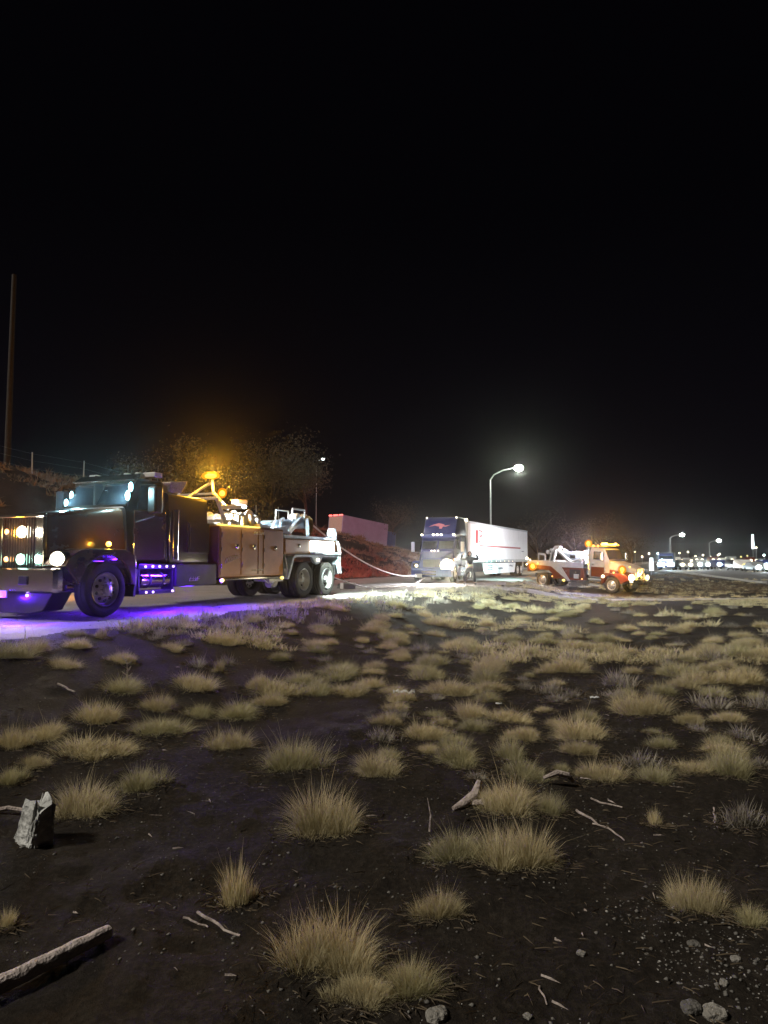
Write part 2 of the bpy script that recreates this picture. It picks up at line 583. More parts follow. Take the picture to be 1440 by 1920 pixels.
def ground_mat(name, c1, c2, c3, bump=0.8, speck=None, fine=30):
    m = bpy.data.materials.new(name)
    m.use_nodes = True
    nt = m.node_tree
    b = nt.nodes['Principled BSDF']
    b.inputs['Roughness'].default_value = 0.95
    b.inputs['Specular IOR Level'].default_value = 0.15
    t = nt.nodes.new('ShaderNodeTexCoord')
    def noise(sc, det=6):
        n = nt.nodes.new('ShaderNodeTexNoise')
        n.inputs['Scale'].default_value = sc
        n.inputs['Detail'].default_value = det
        n.inputs['Roughness'].default_value = 0.7
        nt.links.new(t.outputs['Object'], n.inputs['Vector'])
        return n
    n1 = noise(0.9); n2 = noise(fine); n3 = noise(fine * 5, 3)
    r1 = nt.nodes.new('ShaderNodeValToRGB')
    r1.color_ramp.elements[0].position = 0.35; r1.color_ramp.elements[1].position = 0.65
    r1.color_ramp.elements[0].color = (*c1, 1); r1.color_ramp.elements[1].color = (*c2, 1)
    nt.links.new(n1.outputs['Fac'], r1.inputs[0])
    mx = nt.nodes.new('ShaderNodeMix'); mx.data_type = 'RGBA'
    r2 = nt.nodes.new('ShaderNodeValToRGB')
    r2.color_ramp.elements[0].position = 0.45; r2.color_ramp.elements[1].position = 0.75
    nt.links.new(n2.outputs['Fac'], r2.inputs[0])
    nt.links.new(r2.outputs[0], mx.inputs[0])
    nt.links.new(r1.outputs[0], mx.inputs[6])
    mx.inputs[7].default_value = (*c3, 1)
    nt.links.new(mx.outputs[2], b.inputs['Base Color'])
    bp = nt.nodes.new('ShaderNodeBump'); bp.inputs['Strength'].default_value = bump; bp.inputs['Distance'].default_value = 0.03
    bp2 = nt.nodes.new('ShaderNodeBump'); bp2.inputs['Strength'].default_value = bump; bp2.inputs['Distance'].default_value = 0.008
    nt.links.new(n2.outputs['Fac'], bp.inputs['Height'])
    nt.links.new(n3.outputs['Fac'], bp2.inputs['Height'])
    nt.links.new(bp.outputs[0], bp2.inputs['Normal'])
    nt.links.new(bp2.outputs[0], b.inputs['Normal'])
    return m

sub_mesh('ground', ground_mask, ground_mat('dark_dirt', (0.013, 0.010, 0.0085), (0.028, 0.022, 0.017), (0.052, 0.043, 0.034), 0.9))
sub_mesh('road', road_mask, ground_mat('worn_road_gravel', (0.17, 0.15, 0.145), (0.27, 0.24, 0.23), (0.34, 0.31, 0.30), 0.35, fine=18))
sub_mesh('gravel_track', track_mask, ground_mat('pale_gravel', (0.24, 0.22, 0.22), (0.36, 0.34, 0.34), (0.46, 0.44, 0.43), 0.8, fine=14))
sub_mesh('highway', hwy_mask, ground_mat('highway_asphalt', (0.09, 0.09, 0.09), (0.14, 0.13, 0.13), (0.17, 0.165, 0.16), 0.2, fine=6))

# ------------------------------------------------------------------ shared truck pieces
def wheel(parent, x, y, r, w, side, rim_mat=None, deep=False, n=30, z=None):
    zc = r if z is None else z
    t = MB()
    hw_ = w / 2
    prof = [(-hw_ * .7, r * .60), (-hw_ * .95, r * .72), (-hw_, r * .86), (-hw_ * .92, r * .965), (-hw_ * .75, r),
            (-hw_ * .38, r), (-hw_ * .34, r * .975), (-hw_ * .28, r * .975), (-hw_ * .24, r), (hw_ * .24, r), (hw_ * .28, r * .975), (hw_ * .34, r * .975), (hw_ * .38, r),
            (hw_ * .75, r), (hw_ * .92, r * .965), (hw_, r * .86), (hw_ * .95, r * .72), (hw_ * .7, r * .60)]
    t.lathe(prof, (x, y, zc), 'y', n)
    ty = t.build('wheel', M['tyre'], parent, smooth=True)
    rm = MB()
    o = side * hw_
    if deep:
        pr = [(o * .92, r * .63), (o * 1.0, r * .60), (o * .9, r * .565), (o * .35, r * .54), (-o * .15, r * .50), (-o * .3, r * .40), (-o * .3, r * .22), (o * .55, r * .17), (o * .75, r * .10), (o * .78, 0.001)]
    else:
        pr = [(o * .92, r * .63), (o * 1.0, r * .60), (o * .9, r * .565), (o * .55, r * .54), (o * .50, r * .50), (o * .95, r * .30), (o * 1.0, r * .24), (o * 1.0, r * .20), (o * 1.35, r * .17), (o * 1.45, r * .10), (o * 1.48, 0.001)]
    rm.lathe(pr, (x, y, zc), 'y', n)
    rim = rm.build('rim', rim_mat or M['alloy'], ty, smooth=True)
    hh = MB()
    for k in range(10):
        a = 2 * math.pi * (k + .5) / 10
        rr = r * .40
        yy = y + (o * .76 if not deep else -o * .27)
        p = Vector((x + math.cos(a) * rr, yy, zc + math.sin(a) * rr))
        hh.cyl(p - Vector((0, side * .01, 0)), p + Vector((0, side * .014, 0)), r * .062, n=8)
    hh.build('hand_hole', M['tyre'], ty)['kind'] = 'stuff'
    lg = MB()
    for k in range(10):
        a = 2 * math.pi * k / 10
        yy = y + (o * .98 if not deep else -o * .28)
        p = Vector((x + math.cos(a) * r * .27, yy, zc + math.sin(a) * r * .27))
        lg.cyl(p, p + Vector((0, side * .045, 0)), r * .026, n=6)
    lg.build('lug_nut', M['chrome'], ty)['kind'] = 'stuff'
    return ty

def bulb(parent, name, m, c, r, sx=1, sy=1, sz=1):
    return MB().ball(c, r, 12, sx, sy, sz).build(name, m, parent, smooth=True)

def glyphs(parent, name, m, x0, z0, n, cw, chh, y, seed, dirx=-1, t=0.004):
    """a row of strokes too small to be read, laid on a side panel"""
    rr = random.Random(seed)
    b = MB()
    for k in range(n):
        x = x0 + dirx * k * cw * 1.25
        segs = rr.sample([(0, 0, 0, 1), (1, 0, 1, 1), (0, 1, 1, 1), (0, .5, 1, .5), (0, 0, 1, 0), (0, 0, 1, 1)], 3)
        for (a, c, d, e) in segs:
            p0 = Vector((x + dirx * a * cw, y, z0 + c * chh))
            p1 = Vector((x + dirx * d * cw, y, z0 + e * chh))
            b.beam(p0, p1, t * 2, cw * .22)
    return b.build(name, m, parent)

# ------------------------------------------------------------------ heavy wrecker
WZ = 0.5
def heading(fx, fy):
    return math.atan2(fy, fx)
wr = empty('wrecker_truck', (-6.45, 13.875, WZ + .012), (0, 0, heading(-0.396, -0.918)))
tag(wr, 'big copper and black heavy wrecker with purple lights under its cab and amber beacons', 'tow truck')
MB().box(-9.9, 0.9, 0.36, 0.46, 0.78, 1.04).box(-9.9, 0.9, -0.46, -0.36, 0.78, 1.04).box(-3.3, -3.1, -.36, .36, .8, 1.0).box(-9.85, -9.65, -.36, .36, .8, 1.0).build('frame_rail', M['chassis'], wr)
# bumper
MB().loft([rrect(1.02, 1.20, 1.20, .50, .94, .05), rrect(1.14, 1.22, 1.22, .50, .94, .06), rrect(1.20, 1.16, 1.16, .53, .91, .06)]).build('bumper', M['chrome'], wr, smooth=True)
MB().box(1.205, 1.225, .33, .55, .64, .80).build('number_plate', M['black_paint'], wr, .01)
v = MB(); v.prism_x([(-.95, .50), (.95, .50), (.70, .16), (.35, .10), (-.35, .10), (-.70, .16)], .55, 1.0)
v.build('valance', M['black_paint'], wr, .02)
MB().box(1.205, 1.235, -.18, .06, .40, .53).build('tow_pin_frame', M['decal_pale'], wr, .01)
bulb(wr, 'bumper_lamp', M['e_purple'], (1.05, .36, .44), .03)
# grille
g = MB(); g.box(.90, .98, .45, .64, .96, 1.88).box(.90, .98, -.64, -.45, .96, 1.88).box(.90, .985, -.64, .64, 1.88, 1.94)
g.build('grille_surround', M['chrome'], wr, .015)
MB().box(.88, .92, -.45, .45, .94, 1.88).build('grille', M['chassis'], wr)
for k in range(13):
    y = -.42 + .07 * k
    MB().box(.93, .96, y - .008, y + .008, .95, 1.87).build('grille_bar', M['chrome'], wr)
# hood
secs = [rrect(.93, .62, .50, 1.05, 1.90, .10), rrect(.70, .70, .58, 1.05, 1.97, .12), rrect(.0, .80, .68, 1.05, 2.07, .14), rrect(-.78, .92, .82, 1.05, 2.17, .14)]
MB().loft(secs).build('hood', M['dark_copper'], wr, smooth=True)
# fenders with arch
def arch_poly(cx, cz, r, x_front, x_back, ztop, zlow_f, zlow_b, n=16, a0=8, a1=172):
    pts = []
    for k in range(n + 1):
        a = math.radians(a0 + (a1 - a0) * k / n)
        pts.append((cx + r * math.cos(a), cz + r * math.sin(a)))
    outer = [(x_back, zlow_b), (x_back, ztop - .15), (x_back + .25, ztop), (x_front - .40, ztop), (x_front - .1, ztop - .14), (x_front, zlow_f)]
    return pts + outer
def fender(parent, name, m, poly, y0, y1, n_arch=17):
    b = MB()
    n = len(poly)
    arch = poly[:n_arch]
    outer = poly[n_arch:]
    # faces as strips between arch and outer outline
    full = []
    outl = [poly[-1]] + []
    # resample the outer outline from front to back, matching the arch order (front -> back)
    o = list(reversed(outer))
    L = [0]
    for a, c in zip(o[:-1], o[1:]):
        L.append(L[-1] + math.dist(a, c))
    res = []
    for k in range(n_arch):
        d = L[-1] * k / (n_arch - 1)
        i = max(j for j in range(len(L)) if L[j] <= d + 1e-9)
        if i >= len(o) - 1:
            res.append(o[-1]); continue
        f = (d - L[i]) / (L[i + 1] - L[i])
        res.append((o[i][0] * (1 - f) + o[i + 1][0] * f, o[i][1] * (1 - f) + o[i + 1][1] * f))
    vs = []
    for y in (y0, y1):
        vs += [(p[0], y, p[1]) for p in arch] + [(p[0], y, p[1]) for p in res]
    N = n_arch
    fs = []
    for k in range(N - 1):
        fs.append((k, k + 1, N + k + 1, N + k))
        fs.append((2 * N + k, 3 * N + k, 3 * N + k + 1, 2 * N + k + 1))
        fs.append((k, 2 * N + k, 2 * N + k + 1, k + 1))
        fs.append((N + k, N + k + 1, 3 * N + k + 1, 3 * N + k))
    fs.append((0, N, 3 * N, 2 * N))
    fs.append((N - 1, 2 * N + N - 1, 3 * N + N - 1, N + N - 1))
    b.add(vs, fs)
    return b.build(name, m, parent, .025)
fpoly = arch_poly(0, .52, .66, .98, -.78, 1.30, .98, .55)
for sg in (1, -1):
    fender(wr, 'fender', M['dark_copper'], fpoly, sg * .62, sg * 1.23)
for sg in (1, -1):
    MB().loft([rrect(.86, .15, .15, .98, 1.24, .05), rrect(1.00, .13, .13, 1.0, 1.22, .05)]).build('headlamp_pod', M['chrome'], wr, smooth=True).location = (0, sg * 1.03, 0)
    bulb(wr, 'headlight', M['e_head'], (1.0, sg * 1.03, 1.11), .15, .5, 1.1, .9)  # bulb enlarged to the size of its glare
    MB().box(-.30, -.08, sg * 1.0, sg * 1.10, 1.302, 1.33).build('lamp_bracket', M['chrome'], wr)
    bulb(wr, 'side_marker', M['e_amber_hot'], (-.18, sg * 1.06, 1.40), .052)
# lamps in the grille
bulb(wr, 'grille_lamp', M['e_head'], (1.02, .13, 1.61), .115, .5)  # white grille bulbs enlarged to stand in for their glare
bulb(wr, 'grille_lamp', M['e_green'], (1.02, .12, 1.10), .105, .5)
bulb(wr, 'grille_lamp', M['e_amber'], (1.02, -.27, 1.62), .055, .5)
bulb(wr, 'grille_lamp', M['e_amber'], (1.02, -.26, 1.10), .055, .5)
# cab
cab = [rrect(-.78, .98, .90, .98, 2.17, .10), rrect(-.80, .98, .86, .98, 2.20, .10), rrect(-1.12, 1.0, .84, .98, 2.74, .12), rrect(-1.25, 1.0, .84, .98, 2.82, .13), rrect(-1.95, 1.0, .86, .98, 2.84, .13)]
MB().loft(cab).build('cab', M['black_paint'], wr, smooth=True)
for sg in (1, -1):
    q = [(-.83, sg * .04, 2.24), (-.83, sg * .84, 2.24), (-1.09, sg * .79, 2.70), (-1.09, sg * .04, 2.70)]
    if sg < 0: q = q[::-1]
    MB().slab(q, .012).build('windshield', M['glass'], wr)
MB().beam((-.80, .9, 2.225), (-.80, -.9, 2.225), .03, .035).beam((-1.095, .84, 2.735), (-1.095, -.84, 2.735), .03, .03).build('windshield_trim', M['chrome'], wr)
MB().box(-1.02, -.80, -.02, .02, 2.25, 2.70).build('mullion', M['black_paint'], wr)
MB().prism([(-1.00, 2.78), (-1.25, 2.93), (-1.25, 2.84), (-1.10, 2.76)], -.84, .84).build('sun_visor', M['chrome'], wr, .006)
for sg in (1, -1):
    d = MB().box(-1.86, -.90, sg * 1.0, sg * 1.018, 1.08, 2.12)
    dd = d.build('door', M['dark_copper'], wr, .01)
    MB().slab([(-1.02, sg * .985, 2.16), (-1.80, sg * .985, 2.16), (-1.80, sg * .90, 2.66), (-1.20, sg * .90, 2.66)], .01 * -sg).build('window', M['glass'], dd)
    MB().box(-1.74, -1.60, sg * 1.02, sg * 1.045, 1.98, 2.02).build('handle', M['chrome'], dd)
    MB().tube([(-.86, sg * 1.01, 1.14), (-.86, sg * 1.06, 1.18), (-.86, sg * 1.06, 1.62), (-.86, sg * 1.01, 1.66)], .014).tube([(-1.93, sg * 1.01, 1.06), (-1.93, sg * 1.07, 1.12), (-1.93, sg * 1.07, 2.12), (-1.93, sg * 1.01, 2.18)], .017).tube([(-1.78, sg * 1.02, 1.12), (-1.78, sg * 1.06, 1.14), (-1.78, sg * 1.06, 1.5), (-1.78, sg * 1.02, 1.52)], .012).build('grab_handle', M['chrome'], wr, smooth=True)
    MB().box(-1.30, -1.06, sg * 1.20, sg * 1.42, 2.06, 2.62).build('mirror', M['black_paint'], wr, .04)
    MB().tube([(-1.15, sg * .95, 2.66), (-1.17, sg * 1.30, 2.66), (-1.17, sg * 1.30, 2.0), (-.92, sg * 1.0, 1.86)], .014).build('mirror_arm', M['chrome'], wr, smooth=True)
MB().box(-1.31, -1.30, 1.22, 1.40, 2.10, 2.58).build('mirror_glass', M['chrome'], wr)
# windshield strobes
for (y, z, s) in ((.80, 2.62, 1), (.83, 2.42, 1), (-.80, 2.50, .8), (-.84, 2.32, .8)):
    x = -.83 - (z - 2.24) * .565 + .035
    MB().ball((x, y, z), .072 * s, 12, .5, .85, 1.5).build('strobe_lamp', M['e_cyan'], wr, smooth=True)
lamp('strobe_light', 'POINT', (-.68, .80, 2.52), 110, (.45, .9, 1.0), wr, size=.05)
lamp('strobe_light', 'POINT', (-.66, -.80, 2.42), 110, (.45, .9, 1.0), wr, size=.05)
MB().box(-1.02, -1.0, .10, .16, 2.50, 2.57).build('cab_sticker', M['white'], wr)
# roof gear
for y in (-.70, -.58, .30, .62):
    MB().loft([rrect(-1.55, .05, .05, 2.86, 2.97, .02), rrect(-1.38, .06, .06, 2.86, 2.98, .02), rrect(-1.34, .03, .03, 2.88, 2.95, .01)]).build('roof_lamp', M['white'], wr, smooth=True).location = (0, y, 0)
MB().tube([(-1.30, y, 2.90 + .03 * math.sin(y * 9)) for y in np.linspace(-.5, .2, 12)], .022).tube([(-1.38, -.5, 2.87), (-1.75, -.5, 2.93)], .03).tube([(-1.38, -.35, 2.87), (-1.7, -.35, 2.93)], .03).build('air_horn', M['chrome'], wr, smooth=True)
MB().box(-1.9, -1.66, .50, .86, 2.90, 3.01).box(-1.80, -1.75, .6, .65, 2.83, 2.9).build('beacon_housing', M['white'], wr, .02)
for y, x in ((.05, -1.7), (.55, -2.1)):
    MB().cyl((x, y, 2.83), (x, y, 3.22), .008, .004, 6).build('antenna', M['grey'], wr)
# sleeper and roof fairing
MB().loft([rrect(-2.0, 1.02, .95, .95, 2.58, .10), rrect(-3.35, 1.02, .95, .95, 2.55, .10)]).build('sleeper', M['black_paint'], wr, smooth=True)
MB().prism([(-2.05, 2.83), (-2.05, 2.60), (-2.42, 2.60), (-2.62, 2.90)], .5, .97).prism([(-2.05, 2.83), (-2.05, 2.60), (-2.42, 2.60), (-2.62, 2.90)], -.97, -.5).build('roof_fairing', M['decal_pale'], wr, .02)
MB().box(-3.3, -2.55, 1.035, 1.08, 1.25, 1.95).box(-2.62, -2.60, 1.08, 1.09, 1.35, 1.9).build('sleeper_locker', M['black_paint'], wr, .03)
MB().box(-3.45, -2.0, .90, 1.20, .50, 1.0).build('battery_box', M['chassis'], wr, .03)
glyphs(wr, 'plate_lettering', M['decal_pale'], -2.45, .62, 5, .06, .09, 1.203, 11)
for sg in (1,):
    MB().cyl((-2.2, sg * .98, 2.2), (-2.2, sg * .98, 1.1), .09, n=16).build('exhaust_stack', M['chrome'], wr, smooth=True)
# steps and tank with leds
for sg in (1, -1):
    MB().box(-1.98, -.88, sg * .85, sg * 1.17, .90, 1.0).box(-1.98, -.90, sg * .85, sg * 1.19, .38, .46).box(-1.98, -1.93, sg * .85, sg * 1.16, .46, .90).box(-.95, -.90, sg * .85, sg * 1.16, .46, .90).build('step', M['chassis'], wr, .01)
    MB().cyl((-1.88, sg * 1.0, .67), (-1.0, sg * 1.0, .67), .17, n=24).build('fuel_tank', M['chrome'], wr, .02, smooth=True)
    for x in (-1.25, -1.65):
        MB().lathe([(-.025, .176), (.025, .176)], (x, sg * 1.0, .67), 'x', 24).build('tank_strap', M['chassis'], wr)
for x in (-1.08, -1.29, -1.50, -1.72, -1.93):
    bulb(wr, 'step_led', M['e_purple'], (x, 1.185, .95), .026)
for x in (-1.10, -1.30, -1.90):
    bulb(wr, 'step_led', M['e_purple'], (x, 1.20, .42), .026)
MB().prism([(-.72, .35), (-.78, .35), (-.86, .9), (-.80, .9)], .70, 1.2).build('mud_flap', M['chassis'], wr)
PUR = (.10, .012, 1.0)
lamp('underglow_light', 'AREA', (-1.5, 1.24, 1.0), 60, PUR, wr, (0.1, .45, -1), 1.1, size_y=.08)
lamp('underglow_light', 'AREA', (-1.5, 1.24, .34), 45, PUR, wr, (0, .5, -1), 1.1, size_y=.08)
lamp('underglow_light', 'POINT', (-2.6, 1.05, .42), 110, PUR, wr, size=.1)
lamp('underglow_light', 'POINT', (.9, .3, .36), 48, PUR, wr, size=.1)
lamp('underglow_light', 'POINT', (1.9, .95, .26), 60, PUR, wr, size=.1)
lamp('underglow_light', 'POINT', (1.30, -.1, .42), 45, PUR, wr, size=.1)
lamp('underglow_light', 'POINT', (-.9, .3, .5), 60, PUR, wr, size=.1)
lamp('underglow_light', 'POINT', (-1.45, 1.60, .70), 75, PUR, wr, size=.04)
for (x, y, z, dr) in ((-1.2, 1.26, .95, (0, 1, -.55)), (-2.7, 1.26, .90, (0, 1, -.5)), (1.25, 1.15, .52, (.7, 1, -.4)), (1.28, .2, .46, (1, .4, -.35)), (-3.4, 1.26, .60, (-.5, 1, -.4))):
    lamp('underglow_light', 'SPOT', (x, y, z), 200, PUR, wr, dr, .06, 150, .6)
# wheels
wheel(wr, 0, 1.06, .525, .30, 1, n=40)
wheel(wr, 0, -1.06, .525, .30, -1)
for xa in (-7.62, -9.04):
    for sg in (1, -1):
        wheel(wr, xa, sg * 1.07, .515, .27, sg, deep=True, n=36)
        wheel(wr, xa, sg * .74, .515, .27, sg, deep=True, n=24)
    MB().cyl((xa, -.6, .515), (xa, .6, .515), .07).ball((xa, 0, .515), .2).build('axle', M['chassis'], wr)
# tool body
body = MB().box(-6.45, -3.52, .55, 1.20, .66, 1.92).box(-6.45, -3.52, -1.20, -.55, .66, 1.92).box(-6.45, -3.52, -.548, .548, 1.05, 1.75)
body.build('tool_body', M['copper'], wr, .03)
for (x0, x1) in ((-3.57, -4.38), (-4.42, -5.14), (-5.18, -5.38), (-5.42, -6.40)):
    ztop = 1.86
    dr = MB().box(x1, x0, 1.203, 1.218, .72, ztop).build('locker_door', M['copper'], wr, .006)
for x, z in ((-4.22, 1.42), (-4.98, 1.42), (-6.00, 1.40)):
    MB().lathe([(0, .001), (0, .062), (.018, .055), (.03, .03), (.034, .001)][::-1], (x, 1.220, z), 'y', 16).box(x - .03, x + .05, 1.225, 1.252, z + .02, z + .06).build('locker_latch', M['chrome'], wr, smooth=True)
glyphs(wr, 'side_lettering', M['decal_pale'], -4.95, 1.755, 9, .045, .07, 1.220, 3)
glyphs(wr, 'side_lettering', M['decal_pale'], -4.90, .80, 9, .045, .045, 1.220, 4)
sw = MB()
rr = random.Random(5)
for k in range(8):
    x = -3.75 - .07 * k
    sw.tube([(x, 1.2215, 1.0 + .018 * k), (x - .06, 1.2215, 1.12 + .012 * k + rr.random() * .04), (x - .12, 1.2215, 1.02 + .018 * k)], .0075, 5)
sw.build('side_emblem', M['decal_pale'], wr)
MB().cyl((-3.55, 1.21, .62), (-6.40, 1.21, .62), .035, n=12).box(-6.4, -3.55, 1.0, 1.20, .60, .655).build('side_rail', M['chrome'], wr, smooth=True)
for x in (-3.60, -6.30):
    bulb(wr, 'side_marker', M['e_yellow'], (x, 1.25, .60), .062, 1.2, .7, .8)
MB().box(-5.30, -3.52, 1.12, 1.185, 1.925, 1.96).build('led_strip', M['e_yellow'], wr)
lamp('led_strip_light', 'AREA', (-4.4, 1.30, 1.99), 5, (1, .8, .25), wr, (0, .2, -1), 1.7, size_y=.05)
MB().box(-5.93, -3.60, -1.15, 1.10, 1.925, 1.95).build('body_deck', M['grey'], wr)
MB().prism([(-5.32, 1.952), (-5.32, 2.04), (-5.62, 2.04), (-5.92, 1.952)], .93, 1.17).build('deck_ramp', M['grey'], wr, .01)
MB().box(-6.42, -5.96, .6, 1.18, 1.925, 1.95).build('deck_plate', M['grey'], wr)
for x in (-3.60, -4.45, -5.45):
    for z in (.95, 1.35, 1.70):
        MB().cyl((x, 1.222, z - .05), (x, 1.222, z + .05), .012, n=8).build('hinge', M['chrome'], wr)
for x, zt in ((-9.70, 1.70), (-9.80, 1.68), (-6.52, 1.25)):
    MB().tube([(x, 1.19, zt), (x - .03, 1.26, zt - .35), (x, 1.25, zt - .62), (x + .06, 1.22, zt - .40)], .016, 6).build('chain', M['galv'], wr)
MB().tube([(-5.95, 1.0, .60), (-6.02, 1.08, .40), (-6.2, 1.05, .36), (-6.35, 1.0, .55)], .02, 7).tube([(-5.7, 1.0, .60), (-5.9, 1.05, .46), (-6.3, 1.0, .48)], .016, 7).build('air_hose', M['galv'], wr)
# rear body
MB().box(-9.62, -6.47, .60, 1.20, 1.25, 1.70).box(-9.62, -6.47, -1.20, -.60, 1.25, 1.70).box(-9.62, -6.47, -.598, .598, 1.2, 1.6).build('rear_body', M['copper'], wr, .025)
MB().box(-7.62, -6.52, 1.203, 1.216, 1.30, 1.66).box(-7.6, -6.6, 1.20, 1.212, 1.215, 1.235).build('locker_door', M['copper'], wr, .006)
MB().lathe([(0, .001), (0, .062), (.018, .055), (.03, .03), (.034, .001)][::-1], (-7.25, 1.218, 1.49), 'y', 16).build('locker_latch', M['chrome'], wr, smooth=True)
MB().box(-9.38, -7.92, 1.203, 1.255, 1.34, 1.66).build('work_lamp', M['e_flood'], wr, .03)
lamp('work_or_fill_light', 'AREA', (-8.65, 1.29, 1.50), 2900, (.80, 1.0, .93), wr, (-.75, 1, -.20), 1.4, size_y=.28)
# tandem fender
tp = [(-6.60, .55), (-6.72, .55), (-7.02, 1.10), (-7.12, 1.16), (-9.62, 1.16), (-9.72, 1.12), (-9.92, .62), (-10.0, .62), (-9.84, 1.20), (-9.66, 1.25), (-7.05, 1.25), (-6.92, 1.18)]
for sg in (1, -1):
    b = MB()
    for k in range(5):
        pass
    for (a, c, d, e) in (((-6.60, .55), (-6.90, 1.17), (-6.98, 1.13), (-6.70, .55)), ((-6.90, 1.17), (-7.02, 1.245), (-7.08, 1.17), (-6.98, 1.13)), ((-7.02, 1.245), (-9.66, 1.245), (-9.62, 1.17), (-7.08, 1.17)), ((-9.66, 1.245), (-9.82, 1.17), (-9.74, 1.12), (-9.62, 1.17)), ((-9.82, 1.17), (-10.0, .66), (-9.93, .66), (-9.74, 1.12))):
        b.prism([a, c, d, e], sg * .62, sg * 1.24)
    b.prism([(-8.0, 1.17), (-8.66, 1.17), (-8.5, 1.0), (-8.33, .95), (-8.16, 1.0)], sg * 1.15, sg * 1.235)
    b.build('tandem_fender', M['steel_blue'], wr, .01)
bulb(wr, 'side_marker', M['e_dim'], (-8.33, 1.26, 1.09), .05)
MB().prism([(-7.95, 1.335), (-9.45, 1.335), (-9.72, 1.26), (-7.95, 1.26)], 1.20, 1.36).build('lamp_shelf', M['steel_blue'], wr, .01)
# deck, boom, winches
MB().box(-9.75, -6.55, -1.15, 1.16, 1.705, 1.80).box(-9.75, -9.55, .9, 1.16, 1.8, 2.0).cyl((-9.65, .92, 2.02), (-9.65, 1.14, 2.02), .09, n=16).build('deck_beam', M['steel_blue'], wr, .01)
MB().prism([(-6.0, 1.96), (-6.5, 1.83), (-7.2, 1.83), (-7.0, 2.05)], .25, .95).prism([(-6.0, 1.96), (-6.5, 1.83), (-7.2, 1.83), (-7.0, 2.05)], -.95, -.25).build('boom_base', M['steel_blue'], wr, .01)
bm_ = MB()
bm_.prism([(-5.9, 2.02), (-5.9, 1.90), (-9.35, 2.10), (-9.45, 2.42), (-7.6, 2.28)], -.24, .24)
bm_.build('boom', M['steel_blue'], wr, .015)
for sg in (1, -1):
    MB().beam((-7.5, sg * .62, 1.82), (-8.9, sg * .30, 2.38), .10, .14).beam((-8.5, sg * .80, 1.81), (-9.25, sg * .34, 2.36), .10, .14).beam((-6.9, sg * .8, 2.02), (-7.7, sg * .3, 2.26), .05, .06).build('boom_brace', M['steel_blue'], wr, .008)
MB().prism([(-7.1, 1.81), (-8.2, 1.81), (-7.9, 2.20), (-7.4, 2.24)], .26, .34).build('boom_gusset', M['steel_blue'], wr, .008)
MB().tube([(-8.4, .30, 2.30), (-8.4, .30, 2.66), (-8.4, .30, 2.68), (-9.15, .30, 2.68), (-9.15, .30, 2.64), (-9.15, .30, 2.35)], .03).tube([(-8.4, -.30, 2.30), (-8.4, -.30, 2.66), (-9.15, -.30, 2.66), (-9.15, -.30, 2.35)], .03).build('boom_guard', M['galv'], wr, smooth=True)
for y in (-.16, .16):
    MB().lathe([(-.05, .04), (-.05, .2), (-.02, .17), (.02, .17), (.05, .2), (.05, .04)], (-9.35, y, 2.38), 'y', 24).build('sheave', M['white'], wr, smooth=True)
for y, x in ((.20, -8.8), (.0, -8.95)):
    MB().cyl((x, y - .09, 2.45), (x, y + .09, 2.45), .11, n=18).build('boom_roller', M['white'], wr, .01, smooth=True)
# winch bank behind the cab
for k, (x, y, z, r) in enumerate(((-4.95, .60, 2.16, .17), (-5.28, .60, 2.22, .20), (-5.66, .55, 2.14, .16), (-4.95, -.2, 2.15, .17), (-5.3, -.2, 2.2, .2), (-5.95, .35, 2.06, .10))):
    w_ = MB()
    w_.lathe([(-.26, .02), (-.26, r), (-.23, r), (-.22, r * .62), (.22, r * .62), (.23, r), (.26, r), (.26, .02)], (x, y, z), 'y', 22)
    w_.box(x - .08, x + .08, y + .27, y + .36, z - .20, z + .06)
    w_.build('winch_drum', M['white'], wr, smooth=True)
hs = MB()
rr = random.Random(9)
for k in range(12):
    x = -4.75 - rr.random() * 1.2
    y = .3 + rr.random() * .6
    hs.tube([(x, y, 1.96), (x - .05, y + .05, 2.12 + rr.random() * .2), (x - .16, y + .02, 2.28 - rr.random() * .1), (x - .3, y - .03, 2.05)], .022, 7)
hs.box(-6.15, -5.8, .3, .9, 1.96, 2.06)
hs.build('hydraulic_hose', M['white'], wr, smooth=True)
MB().cyl((-5.55, .8, 2.0), (-5.62, .8, 2.18), .02).build('control_lever', M['galv'], wr)
MB().box(-4.55, -4.30, .3, .95, 2.06, 2.10).box(-4.1, -4.05, .3, .95, 2.06, 2.10).tube([(-4.0, .9, 1.95), (-4.0, .9, 2.3), (-4.9, .9, 2.25)], .02).build('winch_guard', M['galv'], wr)
# light pylon
py = MB()
for sg in (1, -1):
    py.beam((-4.15, sg * .95, 1.95), (-3.72, sg * .95, 2.62), .07, .07)
    py.beam((-4.75, sg * .55, 2.40), (-4.12, sg * .55, 2.78), .07, .07)
py.beam((-3.74, -.95, 2.60), (-3.74, .95, 2.60), .06, .06).beam((-3.74, 0.0, 2.62), (-4.72, .0, 3.12), .06, .06).beam((-3.95, .9, 2.40), (-4.85, .9, 2.46), .05, .10).beam((-4.12, -.55, 2.76), (-4.12, .55, 2.76), .05, .05)
py.beam((-4.12, .55, 2.78), (-4.72, .05, 3.20), .06, .06)
py.build('light_pylon', M['galv'], wr, .006)
MB().cyl((-4.72, 0, 3.14), (-4.72, 0, 3.22), .10).build('beacon_base', M['black_paint'], wr)
bulb(wr, 'beacon', M['e_amber_hot'], (-4.72, 0, 3.30), .085, 1.0, 2.2, .75)
bulb(wr, 'beacon_halo_lens', M['halo_lens_amber'], (-4.72, 0, 3.31), .13, 1.0, 2.2, .9)
bulb(wr, 'beacon', M['e_amber_hot'], (-4.42, .60, 2.79), .075)
bulb(wr, 'beacon_halo_lens', M['halo_lens_amber'], (-4.42, .60, 2.80), .12, 1, 1, 1.1)
